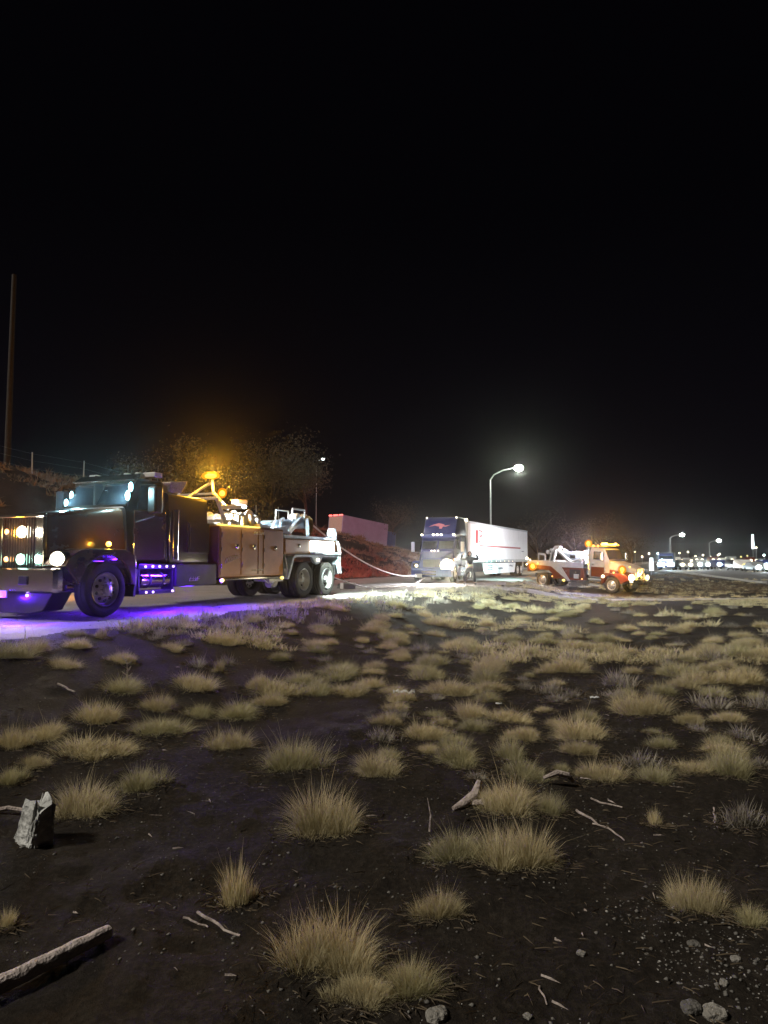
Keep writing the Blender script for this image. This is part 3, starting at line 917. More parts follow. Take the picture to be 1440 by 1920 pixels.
AMB = (1.0, .45, .03)
lamp('beacon_light', 'POINT', (-4.72, 0, 3.62), 420, AMB, wr, size=.12)
lamp('beacon_light', 'SPOT', (-4.95, -.25, 3.40), 2600, AMB, wr, (-.795, -.604, .14), .1, 70, 1.0)  # extra spot added on the trees; lit leaves suggest a beacon halo
lamp('beacon_light', 'POINT', (-4.30, .90, 2.95), 260, AMB, wr, size=.08)
MB().loft([rrect(-4.95, .12, .12, 2.56, 2.68, .03), rrect(-5.30, .15, .15, 2.54, 2.68, .03)]).build('work_lamp_housing', M['decal_pale'], wr, smooth=True).location = (0, .62, 0)
MB().loft([rrect(-5.32, .10, .10, 2.47, 2.53, .02), rrect(-5.10, .10, .10, 2.47, 2.53, .02)]).build('work_lamp', M['e_cool'], wr, smooth=True).location = (0, .62, 0)
lamp('deck_light', 'SPOT', (-5.3, .62, 2.46), 4200, (.62, .86, 1.0), wr, (-1, .0, -.28), .08, 110, .9)
lamp('winch_light', 'SPOT', (-4.3, .8, 2.62), 170, (.85, .96, 1.0), wr, (-.75, -.05, -.6), .06, 110, .6)
# rope hank on the boom head
hk = MB()
rr = random.Random(2)
for k in range(9):
    y = .20 + .035 * (k % 4); dx = rr.random() * .12
    zl = 1.86 + rr.random() * .15
    hk.tube([(-9.35 - dx, y, 2.50), (-9.52 - dx, y + .03, 2.40), (-9.56 - dx, y + .03, 2.15), (-9.50 - dx * .5, y + .02, zl), (-9.36 - dx, y, zl + .05), (-9.30 - dx, y, 2.2), (-9.30 - dx, y, 2.46)], .02, 6)
hk.build('rope_hank', M['tan'], wr, smooth=True)
# underside gear near the tandem
MB().cyl((-6.5, .85, .45), (-6.25, .85, .45), .13, n=16).box(-6.6, -5.9, .6, 1.1, .5, .6).build('air_tank', M['galv'], wr, smooth=True)
MB().box(-9.95, -9.75, -1.1, 1.1, .62, .95).box(-10.4, -9.9, -.35, .35, .35, .62).build('tail_crossmember', M['chassis'], wr, .02)
bulb(wr, 'tail_lamp', M['e_red'], (-9.98, .95, .80), .07)
bulb(wr, 'tail_lamp', M['e_red'], (-9.98, -.95, .80), .07)
MB().box(-10.05, -9.97, -1.0, -.2, 2.3, 2.42).beam((-9.98, -.6, 2.36), (-9.6, -.6, 1.75), .05, .05).build('tail_beacon', M['e_red'], wr, .01)
lamp('tail_light', 'SPOT', (-10.1, -.6, 2.36), 75000, (1.0, .05, .10), wr, (-.932, -.362, .015), .15, 24, 1.0)
lamp('tail_light', 'POINT', (-10.1, .9, .80), 2, (1.0, .08, .06), wr, size=.06)
def facing(parent_loc, ang_, p, tgt=(0, 0, 1.2)):
    c, s_ = math.cos(ang_), math.sin(ang_)
    wx = parent_loc[0] + p[0] * c - p[1] * s_; wy = parent_loc[1] + p[0] * s_ + p[1] * c; wz = parent_loc[2] + p[2]
    dx, dy, dz = tgt[0] - wx, tgt[1] - wy, tgt[2] - wz
    return (dx * c + dy * s_, -dx * s_ + dy * c, dz)
WA0 = heading(-.396, -.918); WL0 = (-6.45, 13.875, WZ)
for (p_, w_, col_) in (((-4.60, .15, 3.42), 2400, AMB), ((-4.32, .74, 2.86), 1300, AMB), ((-.62, .90, 2.55), 500, (.45, .9, 1.0)), ((-.62, -.80, 2.45), 350, (.45, .9, 1.0)), ((-.12, 1.16, 1.42), 260, AMB)):
    lamp('halo_beam', 'SPOT', p_, w_, col_, wr, facing(WL0, WA0, p_), .06, 15, 1.0)  # narrow spots added, aimed at the camera, to glow in the haze
# front lamps
HW = (1.0, .88, .68)
lamp('headlight_beam', 'SPOT', (1.1, 1.03, 1.11), 450, HW, wr, (1, .15, -.08), .08, 130, .9)
lamp('headlight_beam', 'SPOT', (1.1, -1.03, 1.11), 900, HW, wr, (1, -.05, -.08), .08, 130, .9)
lamp('grille_light', 'POINT', (1.30, .13, 1.61), 14, HW, wr, size=.06)
lamp('grille_light', 'POINT', (1.30, .12, 1.10), 10, (.5, 1.0, .85), wr, size=.06)
lamp('grille_light', 'POINT', (1.40, -.60, 1.62), 16, AMB, wr, size=.06)
lamp('front_amber_light', 'SPOT', (.2, -1.35, 1.5), 16000, (1.0, .40, .08), wr, (.25, -1, .22), .1, 120, .9)
lamp('front_amber_light', 'SPOT', (-4.0, -1.2, 3.0), 14000, (1.0, .42, .10), wr, (.25, -1, .10), .1, 120, .8)
lamp('marker_or_fill_light', 'POINT', (-.18, 1.14, 1.42), 14, AMB, wr, size=.04)
for xx in (-3.60, -6.30):
    lamp('marker_or_fill_light', 'POINT', (xx - .55 if xx > -4 else xx, 2.1, .62), 21, (1.0, .86, .55), wr, size=.3)  # fill added out from the body to light the locker side
lamp('work_or_fill_light', 'AREA', (-8.65, 1.62, 1.45), 4, (.95, 1.0, .92), wr, (.75, -.5, -.05), .9, size_y=.2)  # fill added to brighten the rear body; no lamp hangs here
lamp('wheel_bay_light', 'SPOT', (-6.35, 1.1, .70), 42, (.72, .88, 1.0), wr, (-1, -.1, -.35), .06, 120, .8)

# ------------------------------------------------------------------ semi tractor
SZ = 0.28
tr = empty('semi_tractor', (2.7, 40.0, SZ + .012), (0, 0, heading(-0.278, -0.96)))
tag(tr, 'dark blue semi tractor with glaring headlight and tall roof fairing facing the wrecker', 'truck')
MB().box(-7.0, -.5, .38, .48, .75, 1.0).box(-7.0, -.5, -.48, -.38, .75, 1.0).build('frame_rail', M['chassis'], tr)
MB().loft([rrect(-.30, 1.22, 1.22, .32, .80, .06), rrect(-.05, 1.18, 1.18, .34, .80, .06), rrect(0, 1.05, 1.05, .38, .76, .06)]).build('bumper', M['slate'], tr, smooth=True)
MB().box(.0, .012, -.55, .3, .60, .66).box(.0, .012, -.55, .3, .45, .51).build('bumper_trim', M['chrome'], tr)
MB().loft([rrect(-.15, .78, .60, .82, 1.42, .12), rrect(-.6, .85, .72, .82, 1.58, .14), rrect(-1.75, 1.0, .95, .82, 1.82, .14)]).build('hood', M['slate'], tr, smooth=True)
MB().box(-.16, -.13, -.50, .50, .88, 1.34).build('grille', M['chassis'], tr)
for k in range(6):
    z = .92 + .075 * k
    MB().box(-.135, -.115, -.50, .50, z - .012, z + .012).build('grille_bar', M['chrome'], tr)
fp = arch_poly(-1.25, .52, .62, -.22, -2.0, 1.26, .78, .6)
for sg in (1, -1):
    fender(tr, 'fender', M['slate'], fp, sg * .80, sg * 1.22)
    MB().loft([rrect(-.30, .20, .20, .86, 1.14, .05), rrect(-.20, .17, .17, .88, 1.12, .05)]).build('headlamp_pod', M['chrome'], tr, smooth=True).location = (0, sg * .98, 0)
bulb(tr, 'headlight', M['e_head'], (-.18, .90, .98), .42, .4, 1.0, .95)  # emitter far larger than the lamp, standing in for its glare
bulb(tr, 'headlight', M['e_dim'], (-.18, -.90, .98), .09, .5)
MB().loft([rrect(-1.75, 1.15, 1.02, .95, 1.82, .1), rrect(-1.80, 1.16, 1.02, .95, 1.9, .1), rrect(-2.35, 1.18, 1.05, .95, 2.72, .12), rrect(-2.6, 1.2, 1.08, .95, 2.80, .12), rrect(-3.2, 1.2, 1.15, .95, 2.80, .12)]).build('cab', M['navy'], tr, smooth=True)
MB().loft([rrect(-2.42, 1.05, .98, 2.78, 2.90, .05), rrect(-2.95, 1.15, 1.02, 2.78, 3.66, .10), rrect(-3.30, 1.18, 1.05, 2.78, 3.95, .12), rrect(-3.6, 1.2, 1.08, 2.78, 4.0, .12), rrect(-5.05, 1.22, 1.12, 2.78, 4.0, .12)]).build('roof_fairing', M['navy'], tr, smooth=True)
MB().loft([rrect(-3.2, 1.22, 1.22, .90, 2.79, .08), rrect(-5.05, 1.22, 1.22, .90, 2.79, .08)]).build('sleeper', M['navy'], tr, smooth=True)
MB().beam((-3.32, -1.0, 3.985), (-3.32, 1.0, 3.985), .03, .03).build('fairing_trim', M['chrome'], tr)
for sg in (1, -1):
    q = [(-1.86, sg * .04, 1.97), (-1.86, sg * .98, 1.97), (-2.33, sg * .92, 2.66), (-2.33, sg * .04, 2.66)]
    if sg < 0: q = q[::-1]
    MB().slab(q, .015).build('windshield', M['glass'], tr)
    MB().slab([(-2.15, sg * 1.165, 1.95), (-3.05, sg * 1.18, 1.95), (-3.05, sg * 1.10, 2.6), (-2.45, sg * 1.10, 2.6)], -.02 * sg).build('window', M['glass'], tr)
    MB().box(-1.95, -1.80, sg * 1.42, sg * 1.62, 1.80, 2.40).build('mirror', M['white'], tr, .03)  # white paint stands in for the bright reflection in the mirrors
    MB().tube([(-2.0, sg * 1.1, 2.5), (-1.9, sg * 1.5, 2.44), (-1.9, sg * 1.5, 1.75), (-2.0, sg * 1.15, 1.7)], .02).build('mirror_arm', M['chassis'], tr)
    MB().box(-2.9, -5.0, sg * 1.0, sg * 1.22, .35, .88).build('side_skirt', M['navy'], tr, .02)
    MB().cyl((-3.1, sg * .95, .62), (-4.6, sg * .95, .62), .29, n=20).build('fuel_tank', M['chrome'], tr, smooth=True)
MB().prism([(-2.05, 2.66), (-2.15, 2.86), (-2.42, 2.90), (-2.42, 2.74)], -1.05, 1.05).build('sun_visor', M['slate'], tr, .01)
for y in (-1.02, -.30, -.06, .18, .95):
    bulb(tr, 'marker_lamp', M['e_dim'], (-2.12, y, 2.84), .075, .6, 1.1, .8)
for y in (-.95, .92):
    bulb(tr, 'marker_lamp', M['e_dim'], (-3.22, y, 3.94), .05)
for y in (-.30, -.12, .1):
    bulb(tr, 'dash_lamp', M['e_dim'], (-1.55, y, 1.86), .045)
# swoosh emblem on the fairing front
def fy_z(z):   # fairing front surface x at height z
    return -2.42 - (z - 2.90) / .76 * .53 + .02
em = MB()
pts = [(-.72, 3.36), (-.40, 3.50), (-.10, 3.58), (.22, 3.50), (.28, 3.42), (.62, 3.46), (.35, 3.34), (.18, 3.36), (.10, 3.22), (-.05, 3.24), (-.05, 3.36), (-.35, 3.42)]
nP = len(pts)
em.add([(fy_z(z) - .0, y, z) for y, z in pts] + [(fy_z(z) + .012, y, z) for y, z in pts], [(i, (i + 1) % nP, nP + (i + 1) % nP, nP + i) for i in range(nP)] + [tuple(range(nP)), tuple(range(2 * nP - 1, nP - 1, -1))])
em.build('fairing_emblem', M['pink_decal'], tr)
MB().prism_x([(-.62, 2.10), (-.50, 2.45), (-.15, 2.48), (-.05, 2.30), (-.25, 2.12)], -2.02, -2.0).build('cab_reflection_card', M['pink_decal'], tr) if False else None
MB().box(-1.1, -.6, 1.225, 1.24, 1.28, 1.40).build('fender_lamp', M['e_amber'], tr, .01)
for xa in (-1.25,):
    for sg in (1, -1):
        wheel(tr, xa, sg * 1.05, .51, .29, sg, n=24)
for xa in (-5.7, -6.95):
    for sg in (1, -1):
        wheel(tr, xa, sg * 1.05, .50, .27, sg, deep=True, n=24)
        wheel(tr, xa, sg * .74, .50, .27, sg, deep=True, n=20)
MB().box(-6.8, -5.7, -.5, .5, 1.0, 1.12).build('fifth_wheel', M['chassis'], tr)
lamp('headlight_beam', 'SPOT', (.05, .90, .98), 6000, (1.0, .93, .82), tr, (1, .08, -.03), .12, 100, .9)
lamp('headlight_beam', 'SPOT', (.05, -.90, .98), 1500, (.85, .9, 1.0), tr, (1, 0, -.06), .12, 110, .9)
lamp('headlight_halo_beam', 'SPOT', (.08, .90, .98), 5500, (1.0, .90, .74), tr, facing((2.7, 40.0, SZ), heading(-.278, -.96), (.08, .90, .98)), .1, 12, 1.0)  # narrow beam added towards the camera so haze flares round the headlight
lamp('fender_light', 'POINT', (-.9, 1.6, 1.5), 22, (1.0, .5, .05), tr, size=.1)
lamp('fairing_fill_light', 'SPOT', (1.2, -.4, 2.2), 380, (.45, .40, 1.0), tr, (-1, 0, .42), .1, 80, .8)  # fill added in front of the cab to brighten the fairing

# ------------------------------------------------------------------ box trailer
TA = heading(-.416, -.909)
tl = empty('box_trailer', (4.29, 46.0, SZ + .012), (0, 0, TA))
tag(tl, 'long white box trailer with a thin red stripe coupled behind the dark blue tractor', 'trailer')
L = 17.3
MB().box(-L, 0, -1.28, 1.28, 1.22, 3.86).build('cargo_box', M['trailer_white'], tl, .03)
for k in range(28):
    x = -.5 - k * .6
    MB().box(x - .012, x + .012, 1.283, 1.291, 1.40, 3.72).build('side_rivet_strip', M['trailer_white'], tl)
MB().box(-L, 0, 1.283, 1.30, 3.74, 3.88).box(-L, 0, -1.30, -1.283, 3.74, 3.88).build('top_rail', M['galv'], tl)
MB().box(-L, 0, 1.285, 1.31, 1.16, 1.36).box(-L, 0, -1.31, -1.285, 1.16, 1.36).build('bottom_rail', M['galv'], tl)
MB().box(-.12, .012, 1.25, 1.315, 1.2, 3.9).build('corner_post', M['white'], tl, .02)
for k in range(15):
    bulb(tl, 'conspicuity_dot', M['e_dim'] if k % 2 else M['white'], (-3.8 - k * .62, 1.31, 1.22), .035, 1.6, .3, .8)
bulb(tl, 'marker_lamp', M['e_dim'], (.05, 1.24, 3.92), .11)
bulb(tl, 'marker_lamp', M['e_dim'], (-L + .2, 1.30, 1.0), .06)
# decals
MB().prism([(-1.9, 3.35), (-2.45, 3.35), (-2.45, 2.45), (-1.85, 2.45)], 1.284, 1.2955).build('red_emblem', M['decal_red'], tl)
MB().prism([(-2.62, 3.40), (-3.4, 3.36), (-3.55, 3.1), (-3.3, 2.9), (-2.7, 2.88), (-2.7, 3.02), (-3.15, 3.03), (-3.3, 3.13), (-3.15, 3.26), (-2.62, 3.28)], 1.284, 1.2955).box(-3.0, -2.62, 1.284, 1.2955, 2.52, 2.66).box(-3.5, -3.2, 1.284, 1.2955, 2.50, 2.64).build('emblem_lettering', M['decal_red'], tl)
MB().box(-14.6, -2.75, 1.284, 1.2965, 2.24, 2.36).build('red_stripe', M['decal_red'], tl)
glyphs(tl, 'stripe_lettering', M['decal_red'], -3.0, 1.85, 5, .26, .26, 1.2945, 21, t=.003)
glyphs(tl, 'rear_lettering', M['decal_dark'], -15.0, 2.0, 6, .12, .06, 1.2945, 22, t=.003)
# skirt
MB().prism([(-3.7, 1.10), (-13.1, 1.10), (-12.7, .32), (-4.3, .30), (-3.85, .55)], 1.20, 1.24).build('side_skirt', M['trailer_white'], tl, .01)
glyphs(tl, 'skirt_lettering', M['decal_dark'], -4.8, .62, 3, .36, .28, 1.247, 23, t=.003)
glyphs(tl, 'skirt_lettering', M['decal_dark'], -7.7, .62, 6, .18, .12, 1.247, 24, t=.003)
glyphs(tl, 'skirt_lettering', M['decal_dark'], -11.0, .80, 5, .18, .10, 1.247, 25, t=.003)
MB().box(-13.3, -3.5, -1.22, -1.18, .35, 1.1).build('side_skirt', M['trailer_white'], tl)
for xa in (-13.9, -15.15):
    for sg in (1, -1):
        wheel(tl, xa, sg * 1.08, .50, .27, sg, deep=False, n=24, rim_mat=M['white'])
        wheel(tl, xa, sg * .76, .50, .27, sg, deep=False, n=18, rim_mat=M['white'])
MB().box(-15.9, -13.2, -.5, .5, .6, 1.15).build('bogie', M['chassis'], tl)
MB().box(-L + .02, -L + .10, -1.2, 1.2, .52, .64).box(-L, -L + .1, -.9, -.8, .6, 1.2).box(-L, -L + .1, .8, .9, .6, 1.2).build('rear_bumper', M['galv'], tl)
for sg in (1, -1):
    MB().box(-2.6, -2.45, sg * .7, sg * .85, .35, 1.2).box(-2.7, -2.35, sg * .62, sg * .93, .30, .35).build('landing_leg', M['galv'], tl)

# ------------------------------------------------------------------ smaller tow truck
pt = -math.atan(T2SL)
t2 = empty('tow_truck', (T2O[0], T2O[1], T2Z0 + .03))
fdir = Vector((T2F[0], T2F[1], -T2SL)).normalized()
ldir = Vector((-T2F[1], T2F[0], 0)).normalized()
udir = fdir.cross(ldir)
t2.rotation_euler = Matrix((fdir, ldir, udir)).transposed().to_euler()
tag(t2, 'white over orange-red tow truck with rows of amber lamps parked on the grass', 'tow truck')
MB().box(-6.1, 1.1, .34, .43, .62, .86).box(-6.1, 1.1, -.43, -.34, .62, .86).build('frame_rail', M['chassis'], t2)
MB().loft([rrect(1.18, 1.12, 1.12, .42, .78, .05), rrect(1.36, 1.10, 1.10, .44, .78, .05)]).build('bumper', M['chrome'], t2, smooth=True)
for y in (-.35, 0, .35):
    MB().box(1.362, 1.375, y - .13, y + .13, .55, .68).build('bumper_slot', M['black_paint'], t2)
MB().loft([rrect(1.20, .55, .42, .85, 1.55, .12), rrect(.9, .62, .55, .85, 1.68, .14), rrect(-.30, .90, .86, .85, 1.90, .14)]).build('hood', M['white_muted'], t2, smooth=True)
MB().loft([rrect(1.19, .565, .55, .86, 1.24, .04), rrect(.9, .63, .62, .86, 1.30, .04), rrect(-.30, .915, .905, .86, 1.42, .04)]).build('hood_lower', M['red'], t2, smooth=True)
MB().box(1.20, 1.235, -.38, .38, .90, 1.46).build('grille', M['chrome'], t2, .03)
for k in range(7):
    MB().box(1.236, 1.245, -.30 + .1 * k - .02, -.30 + .1 * k + .02, .94, 1.42).build('grille_bar', M['chassis'], t2)
fp2 = arch_poly(0, .48, .58, 1.15, -.70, 1.20, .85, .55)
for sg in (1, -1):
    fender(t2, 'fender', M['red'], fp2, sg * .60, sg * 1.15)
    MB().loft([rrect(1.05, .2, .2, .86, 1.12, .05), rrect(1.16, .17, .17, .88, 1.10, .05)]).build('headlamp_pod', M['chrome'], t2, smooth=True).location = (0, sg * .90, 0)
bulb(t2, 'headlight', M['e_head'], (1.16, -.90, 1.0), .21, .5, 1.4, 1.0)  # bulb oversized so the emission covers the glare round the headlamp
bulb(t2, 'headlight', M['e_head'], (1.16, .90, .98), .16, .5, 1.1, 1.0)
MB().loft([rrect(-.28, 1.0, .92, .85, 1.88, .1), rrect(-.32, 1.0, .92, .85, 1.95, .1), rrect(-.68, 1.02, .88, .85, 2.62, .14), rrect(-.85, 1.02, .90, .85, 2.72, .16), rrect(-1.55, 1.02, .92, .85, 2.74, .16), rrect(-1.62, 1.0, .90, .85, 2.66, .16)]).build('cab', M['white_muted'], t2, smooth=True)
q = [(-.35, -.86, 2.0), (-.35, .86, 2.0), (-.67, .80, 2.58), (-.67, -.80, 2.58)]
MB().slab(q, .02).build('windshield', M['glass'], t2)
for sg in (1, -1):
    d_ = MB().box(-1.48, -.55, sg * 1.02, sg * 1.035, .90, 1.92).build('door', M['white_muted'], t2, .008)
    MB().box(-1.47, -.56, sg * 1.036, sg * 1.042, .92, 1.52).build('door_panel', M['red'], d_)
    MB().slab([(-.62, sg * 1.0, 1.98), (-1.36, sg * 1.0, 1.98), (-1.36, sg * .955, 2.46), (-.82, sg * .955, 2.46)], -.03 * sg).build('window', M['glass'], d_)
    MB().box(-1.40, -1.26, sg * 1.043, sg * 1.07, 1.62, 1.66).build('handle', M['chrome'], d_)
    MB().box(-.62, -.45, sg * 1.22, sg * 1.42, 1.95, 2.42).build('mirror', M['chrome'], t2, .03)
    MB().tube([(-.6, sg * .98, 2.45), (-.55, sg * 1.3, 2.45), (-.55, sg * 1.3, 1.9), (-.6, sg * 1.0, 1.85)], .015).build('mirror_arm', M['chrome'], t2)
    MB().cyl((-1.72, sg * .98, 1.0), (-1.72, sg * .98, 2.75), .07, n=14).build('exhaust_stack', M['chrome'], t2, smooth=True)
    MB().tube([(-1.55, sg * 1.04, .95), (-1.55, sg * 1.10, 1.0), (-1.55, sg * 1.10, 1.9), (-1.55, sg * 1.04, 1.95)], .02).tube([(-.50, sg * 1.03, 1.25), (-.50, sg * 1.08, 1.3), (-.50, sg * 1.08, 1.6)], .02).build('grab_handle', M['chrome'], t2)
    MB().box(-1.6, -.72, sg * .8, sg * 1.14, .72, .80).box(-1.6, -.72, sg * .8, sg * 1.14, .36, .42).build('step', M['galv'], t2)
    MB().cyl((-1.55, sg * .96, .58), (-.78, sg * .96, .58), .15, n=18).build('air_tank', M['chrome'], t2, smooth=True)
# roof lamps
MB().box(-1.45, -.7, -.9, .9, 2.76, 2.80).build('light_bar_base', M['chrome'], t2)
for y in (-.85, -.55):
    bulb(t2, 'roof_beacon', M['e_amber_hot'], (-.78, y, 2.90), .14, 1, 1, .8)
MB().box(-.95, -.72, -.35, .55, 2.82, 2.94).build('light_bar', M['e_amber_hot'], t2, .03)
bulb(t2, 'roof_beacon', M['e_amber'], (-.78, .80, 2.88), .07, 1, 1.6, .8)
MB().box(-1.8, -1.70, -1.0, 1.0, 2.7, 2.76).beam((-1.75, -.95, 2.72), (-2.25, -.95, 1.7), .06, .06).beam((-1.75, .95, 2.72), (-2.25, .95, 1.7), .06, .06).build('headache_rack', M['galv'], t2)
bulb(t2, 'work_lamp', M['e_dim'], (-1.95, -1.0, 2.36), .11)
lamp('beacon_light', 'POINT', (-.7, -.7, 3.1), 170, AMB, t2, size=.1)
lamp('beacon_light', 'POINT', (-.65, .3, 3.1), 70, AMB, t2, size=.1)
lamp('beacon_light', 'POINT', (-1.75, -1.0, 3.15), 90, AMB, t2, size=.1)
# rear body: swept panel
up = [(-1.95, 1.70), (-1.95, 1.32), (-2.9, 1.34), (-3.5, 1.30), (-3.95, 1.18), (-3.55, .78), (-3.15, .50), (-3.0, .50), (-3.5, 1.0), (-4.25, 1.34), (-5.2, 1.42), (-6.2, 1.40), (-6.25, 1.62), (-5.4, 1.70)]
for sg in (1, -1):
    b = MB()
    b.prism([(-1.95, 1.70), (-1.95, 1.40), (-4.0, 1.36), (-4.6, 1.40), (-6.25, 1.45), (-6.25, 1.62), (-5.6, 1.72)], sg * 1.12, sg * 1.17)
    b.prism([(-3.55, 1.38), (-4.35, 1.40), (-3.0, .52), (-2.88, .55)], sg * 1.12, sg * 1.172)
    b.build('body_sweep', M['white_muted'], t2, .01)
    MB().prism([(-1.95, .62), (-1.95, 1.40), (-6.25, 1.43), (-6.25, .95), (-5.75, 1.0), (-5.45, 1.12), (-4.55, 1.12), (-4.30, .95), (-4.2, .62)], sg * .75, sg * 1.118).build('body_side', M['red'], t2, .02)
    MB().box(-2.95, -2.15, sg * 1.12, sg * 1.13, .75, 1.28).build('locker_door', M['black_paint'], t2, .006)
    MB().box(-2.6, -2.25, sg * 1.131, sg * 1.20, .72, 1.0).build('control_box', M['galv'], t2, .02)
    MB().cyl((-3.3, sg * 1.1, .55), (-1.95, sg * 1.1, .55), .035).build('side_rail', M['chrome'], t2)
    for xx in ((-2.5, 1.1), (-3.2, 1.15), (-3.9, 1.1), (-5.9, 1.35)):
        bulb(t2, 'body_latch', M['chrome'], (xx[0], sg * 1.13, xx[1]), .05, 1, .5, 1)
MB().box(-6.2, -2.0, -.745, .745, 1.0, 1.5).box(-6.2, -1.95, -1.1, 1.1, 1.60, 1.68).build('body_deck', M['steel_blue'], t2)
MB().prism([(-2.6, 1.70), (-3.4, 1.70), (-4.0, 2.25), (-3.1, 2.40), (-2.75, 2.15)], -.30, .30).build('boom', M['steel_blue'], t2, .02)
MB().box(-3.5, -3.1, -.315, -.302, 1.95, 2.15).build('boom_window', M['black_paint'], t2)
MB().beam((-3.4, -.4, 1.7), (-4.5, -.4, 2.5), .14, .14).beam((-3.4, .4, 1.7), (-4.5, .4, 2.5), .14, .14).beam((-3.6, 0, 2.2), (-5.2, 0, 2.42), .3, .22).build('boom_arm', M['white_muted'], t2, .01)
for (x, y, z, r) in ((-4.5, -.3, 2.52, .20), (-4.8, .2, 2.46, .16), (-4.25, -.45, 2.60, .12), (-5.1, -.35, 2.28, .14), (-2.4, -.6, 1.84, .14)):
    MB().lathe([(-.14, .02), (-.14, r), (-.1, r * .7), (.1, r * .7), (.14, r), (.14, .02)], (x, y, z), 'y', 18).build('winch_drum', M['white_muted'], t2, smooth=True)
MB().beam((-4.6, -.5, 1.7), (-4.45, -.5, 2.45), .16, .14).beam((-4.9, -.5, 1.7), (-4.75, -.5, 2.3), .10, .12).beam((-5.2, -.6, 1.72), (-5.2, -.6, 2.1), .1, .1).beam((-5.2, -.6, 2.1), (-5.75, -.6, 2.15), .1, .12).beam((-5.72, -.6, 1.72), (-5.72, -.6, 2.15), .1, .1).build('boom_mast', M['white_muted'], t2, .01)
MB().tube([(-2.1, -.8, 1.72), (-2.5, -.8, 1.9), (-2.9, -.7, 1.8), (-3.2, -.75, 1.72)], .06).build('chain_pile', M['galv'], t2)
for (x, z, r, m_) in ((-6.30, 1.80, .09, 'e_dim'), (-6.05, 1.72, .07, 'e_yellow'), (-6.32, 1.40, .05, 'e_dim')):
    bulb(t2, 'rear_marker', M[m_], (x, -1.12, z), r)
for (x, y, z, r_) in ((-5.75, -1.20, 1.30, .15), (.62, -1.02, 1.45, .14), (-1.75, -.95, 2.92, .13)):
    bulb(t2, 'side_beacon', M['e_amber_hot'], (x, y, z), r_, 1, .6, 1)
    bulb(t2, 'beacon_halo_lens', M['halo_lens_amber'], (x, y, z), r_ * 1.9, 1, .75, 1)
lamp('beacon_light', 'POINT', (-5.75, -1.45, 1.30), 140, AMB, t2, size=.1)
lamp('beacon_light', 'POINT', (.68, -1.45, 1.52), 200, AMB, t2, size=.1)
for (p_, w_) in (((-5.75, -1.40, 1.32), 1500), ((.68, -1.30, 1.50), 1700), ((-1.75, -1.15, 2.95), 900), ((-.6, -.5, 2.98), 1100)):
    lamp('halo_beam', 'SPOT', p_, w_ * 1.6, AMB, t2, facing((T2O[0], T2O[1], T2Z0), heading(.65, -.76), p_), .1, 10, 1.0)  # beams added towards the camera to widen the amber halos
for (x, y, z, r_) in ((-6.3, -.75, 1.52, .07), (-6.3, -.2, 1.52, .06), (-5.35, -1.19, 1.52, .06), (-4.2, -1.19, .75, .05), (-2.0, -1.19, .72, .05), (-1.0, -1.05, 2.80, .07), (-1.35, -1.02, 2.80, .07), (-.78, .55, 2.93, .09), (.95, -.75, 1.62, .06), (.15, -1.17, 1.24, .05)):
    bulb(t2, 'body_marker', M['e_amber'], (x, y, z), r_)
bulb(t2, 'side_marker', M['e_yellow'], (-3.35, -1.16, .55), .09)
bulb(t2, 'side_marker', M['e_dim'], (-.55, -1.18, .98), .09)
for (y, z, r) in ((-.28, 1.42, .11), (.0, 1.38, .14), (-.55, .98, .13), (.60, .95, .13), (.02, 1.02, .07)):
    bulb(t2, 'grille_lamp', M['e_yellow'], (1.27, y, z), r, .5)
lamp('front_light', 'POINT', (1.55, .3, 1.2), 90, (1.0, .62, .2), t2, size=.15)
lamp('headlight_beam', 'SPOT', (1.28, -.90, 1.0), 1100, HW, t2, (1, -.1, -.12), .1, 120, .9)
lamp('headlight_beam', 'SPOT', (1.28, .90, 1.0), 1100, HW, t2, (1, .1, -.12), .1, 120, .9)
wheel(t2, 0, -1.0, .475, .27, -1, n=28); wheel(t2, 0, 1.0, .475, .27, 1, n=20)
for sg in (1, -1):
    wheel(t2, -5.0, sg * 1.02, .475, .26, sg, n=24, deep=False)
    wheel(t2, -5.0, sg * .72, .475, .26, sg, n=18)
lamp('work_or_fill_light', 'SPOT', (-1.9, -1.25, 2.36), 5000, (.74, .74, 1.0), t2, (.35, -1, -.55), .12, 95, .8)
lamp('work_or_fill_light', 'POINT', (.3, -2.0, 1.9), 16, (1.0, .95, .95), t2, size=.1)  # small fill added beside the truck, without a lamp of its own
# work lights thrown from this truck onto the trailer and the road
lamp('work_or_fill_light', 'SPOT', (-1.8, -.3, 3.05), 9500, (.97, .94, 1.0), t2, (-.94, .34, -.05), .15, 120, .8)
lamp('work_or_fill_light', 'SPOT', (-6.35, -.3, 1.9), 2600, (.6, 1.0, .95), t2, (-1, -.15, -.45), .15, 120, .8)

# ------------------------------------------------------------------ winch lines and rigging
def on(obj_loc, ang_, p):
    c, s_ = math.cos(ang_), math.sin(ang_)
    return Vector((obj_loc[0] + p[0] * c - p[1] * s_, obj_loc[1] + p[0] * s_ + p[1] * c, obj_loc[2] + p[2]))
WA = heading(-.396, -.918)
wl0 = (-6.45, 13.875, WZ)
def sagline(name, a, b, sag, r, label, n=40, floor=None):
    pts = []
    for k in range(n + 1):
        t = k / n
        p = a.lerp(b, t)
        p.z -= sag * 4 * t * (1 - t)
        if floor is not None:
            p.z = max(p.z, tz(p.x, p.y) + r + .005)
        pts.append(p)
    o = MB().tube(pts, r, 8).build(name, M['rope'], None, smooth=True)
    tag(o, label, 'winch line')
    return o
headp = on(wl0, WA, (-9.55, .16, 2.40))
semi_front = on((2.7, 40.0, SZ), heading(-.278, -.96), (.18, -.80, .42))
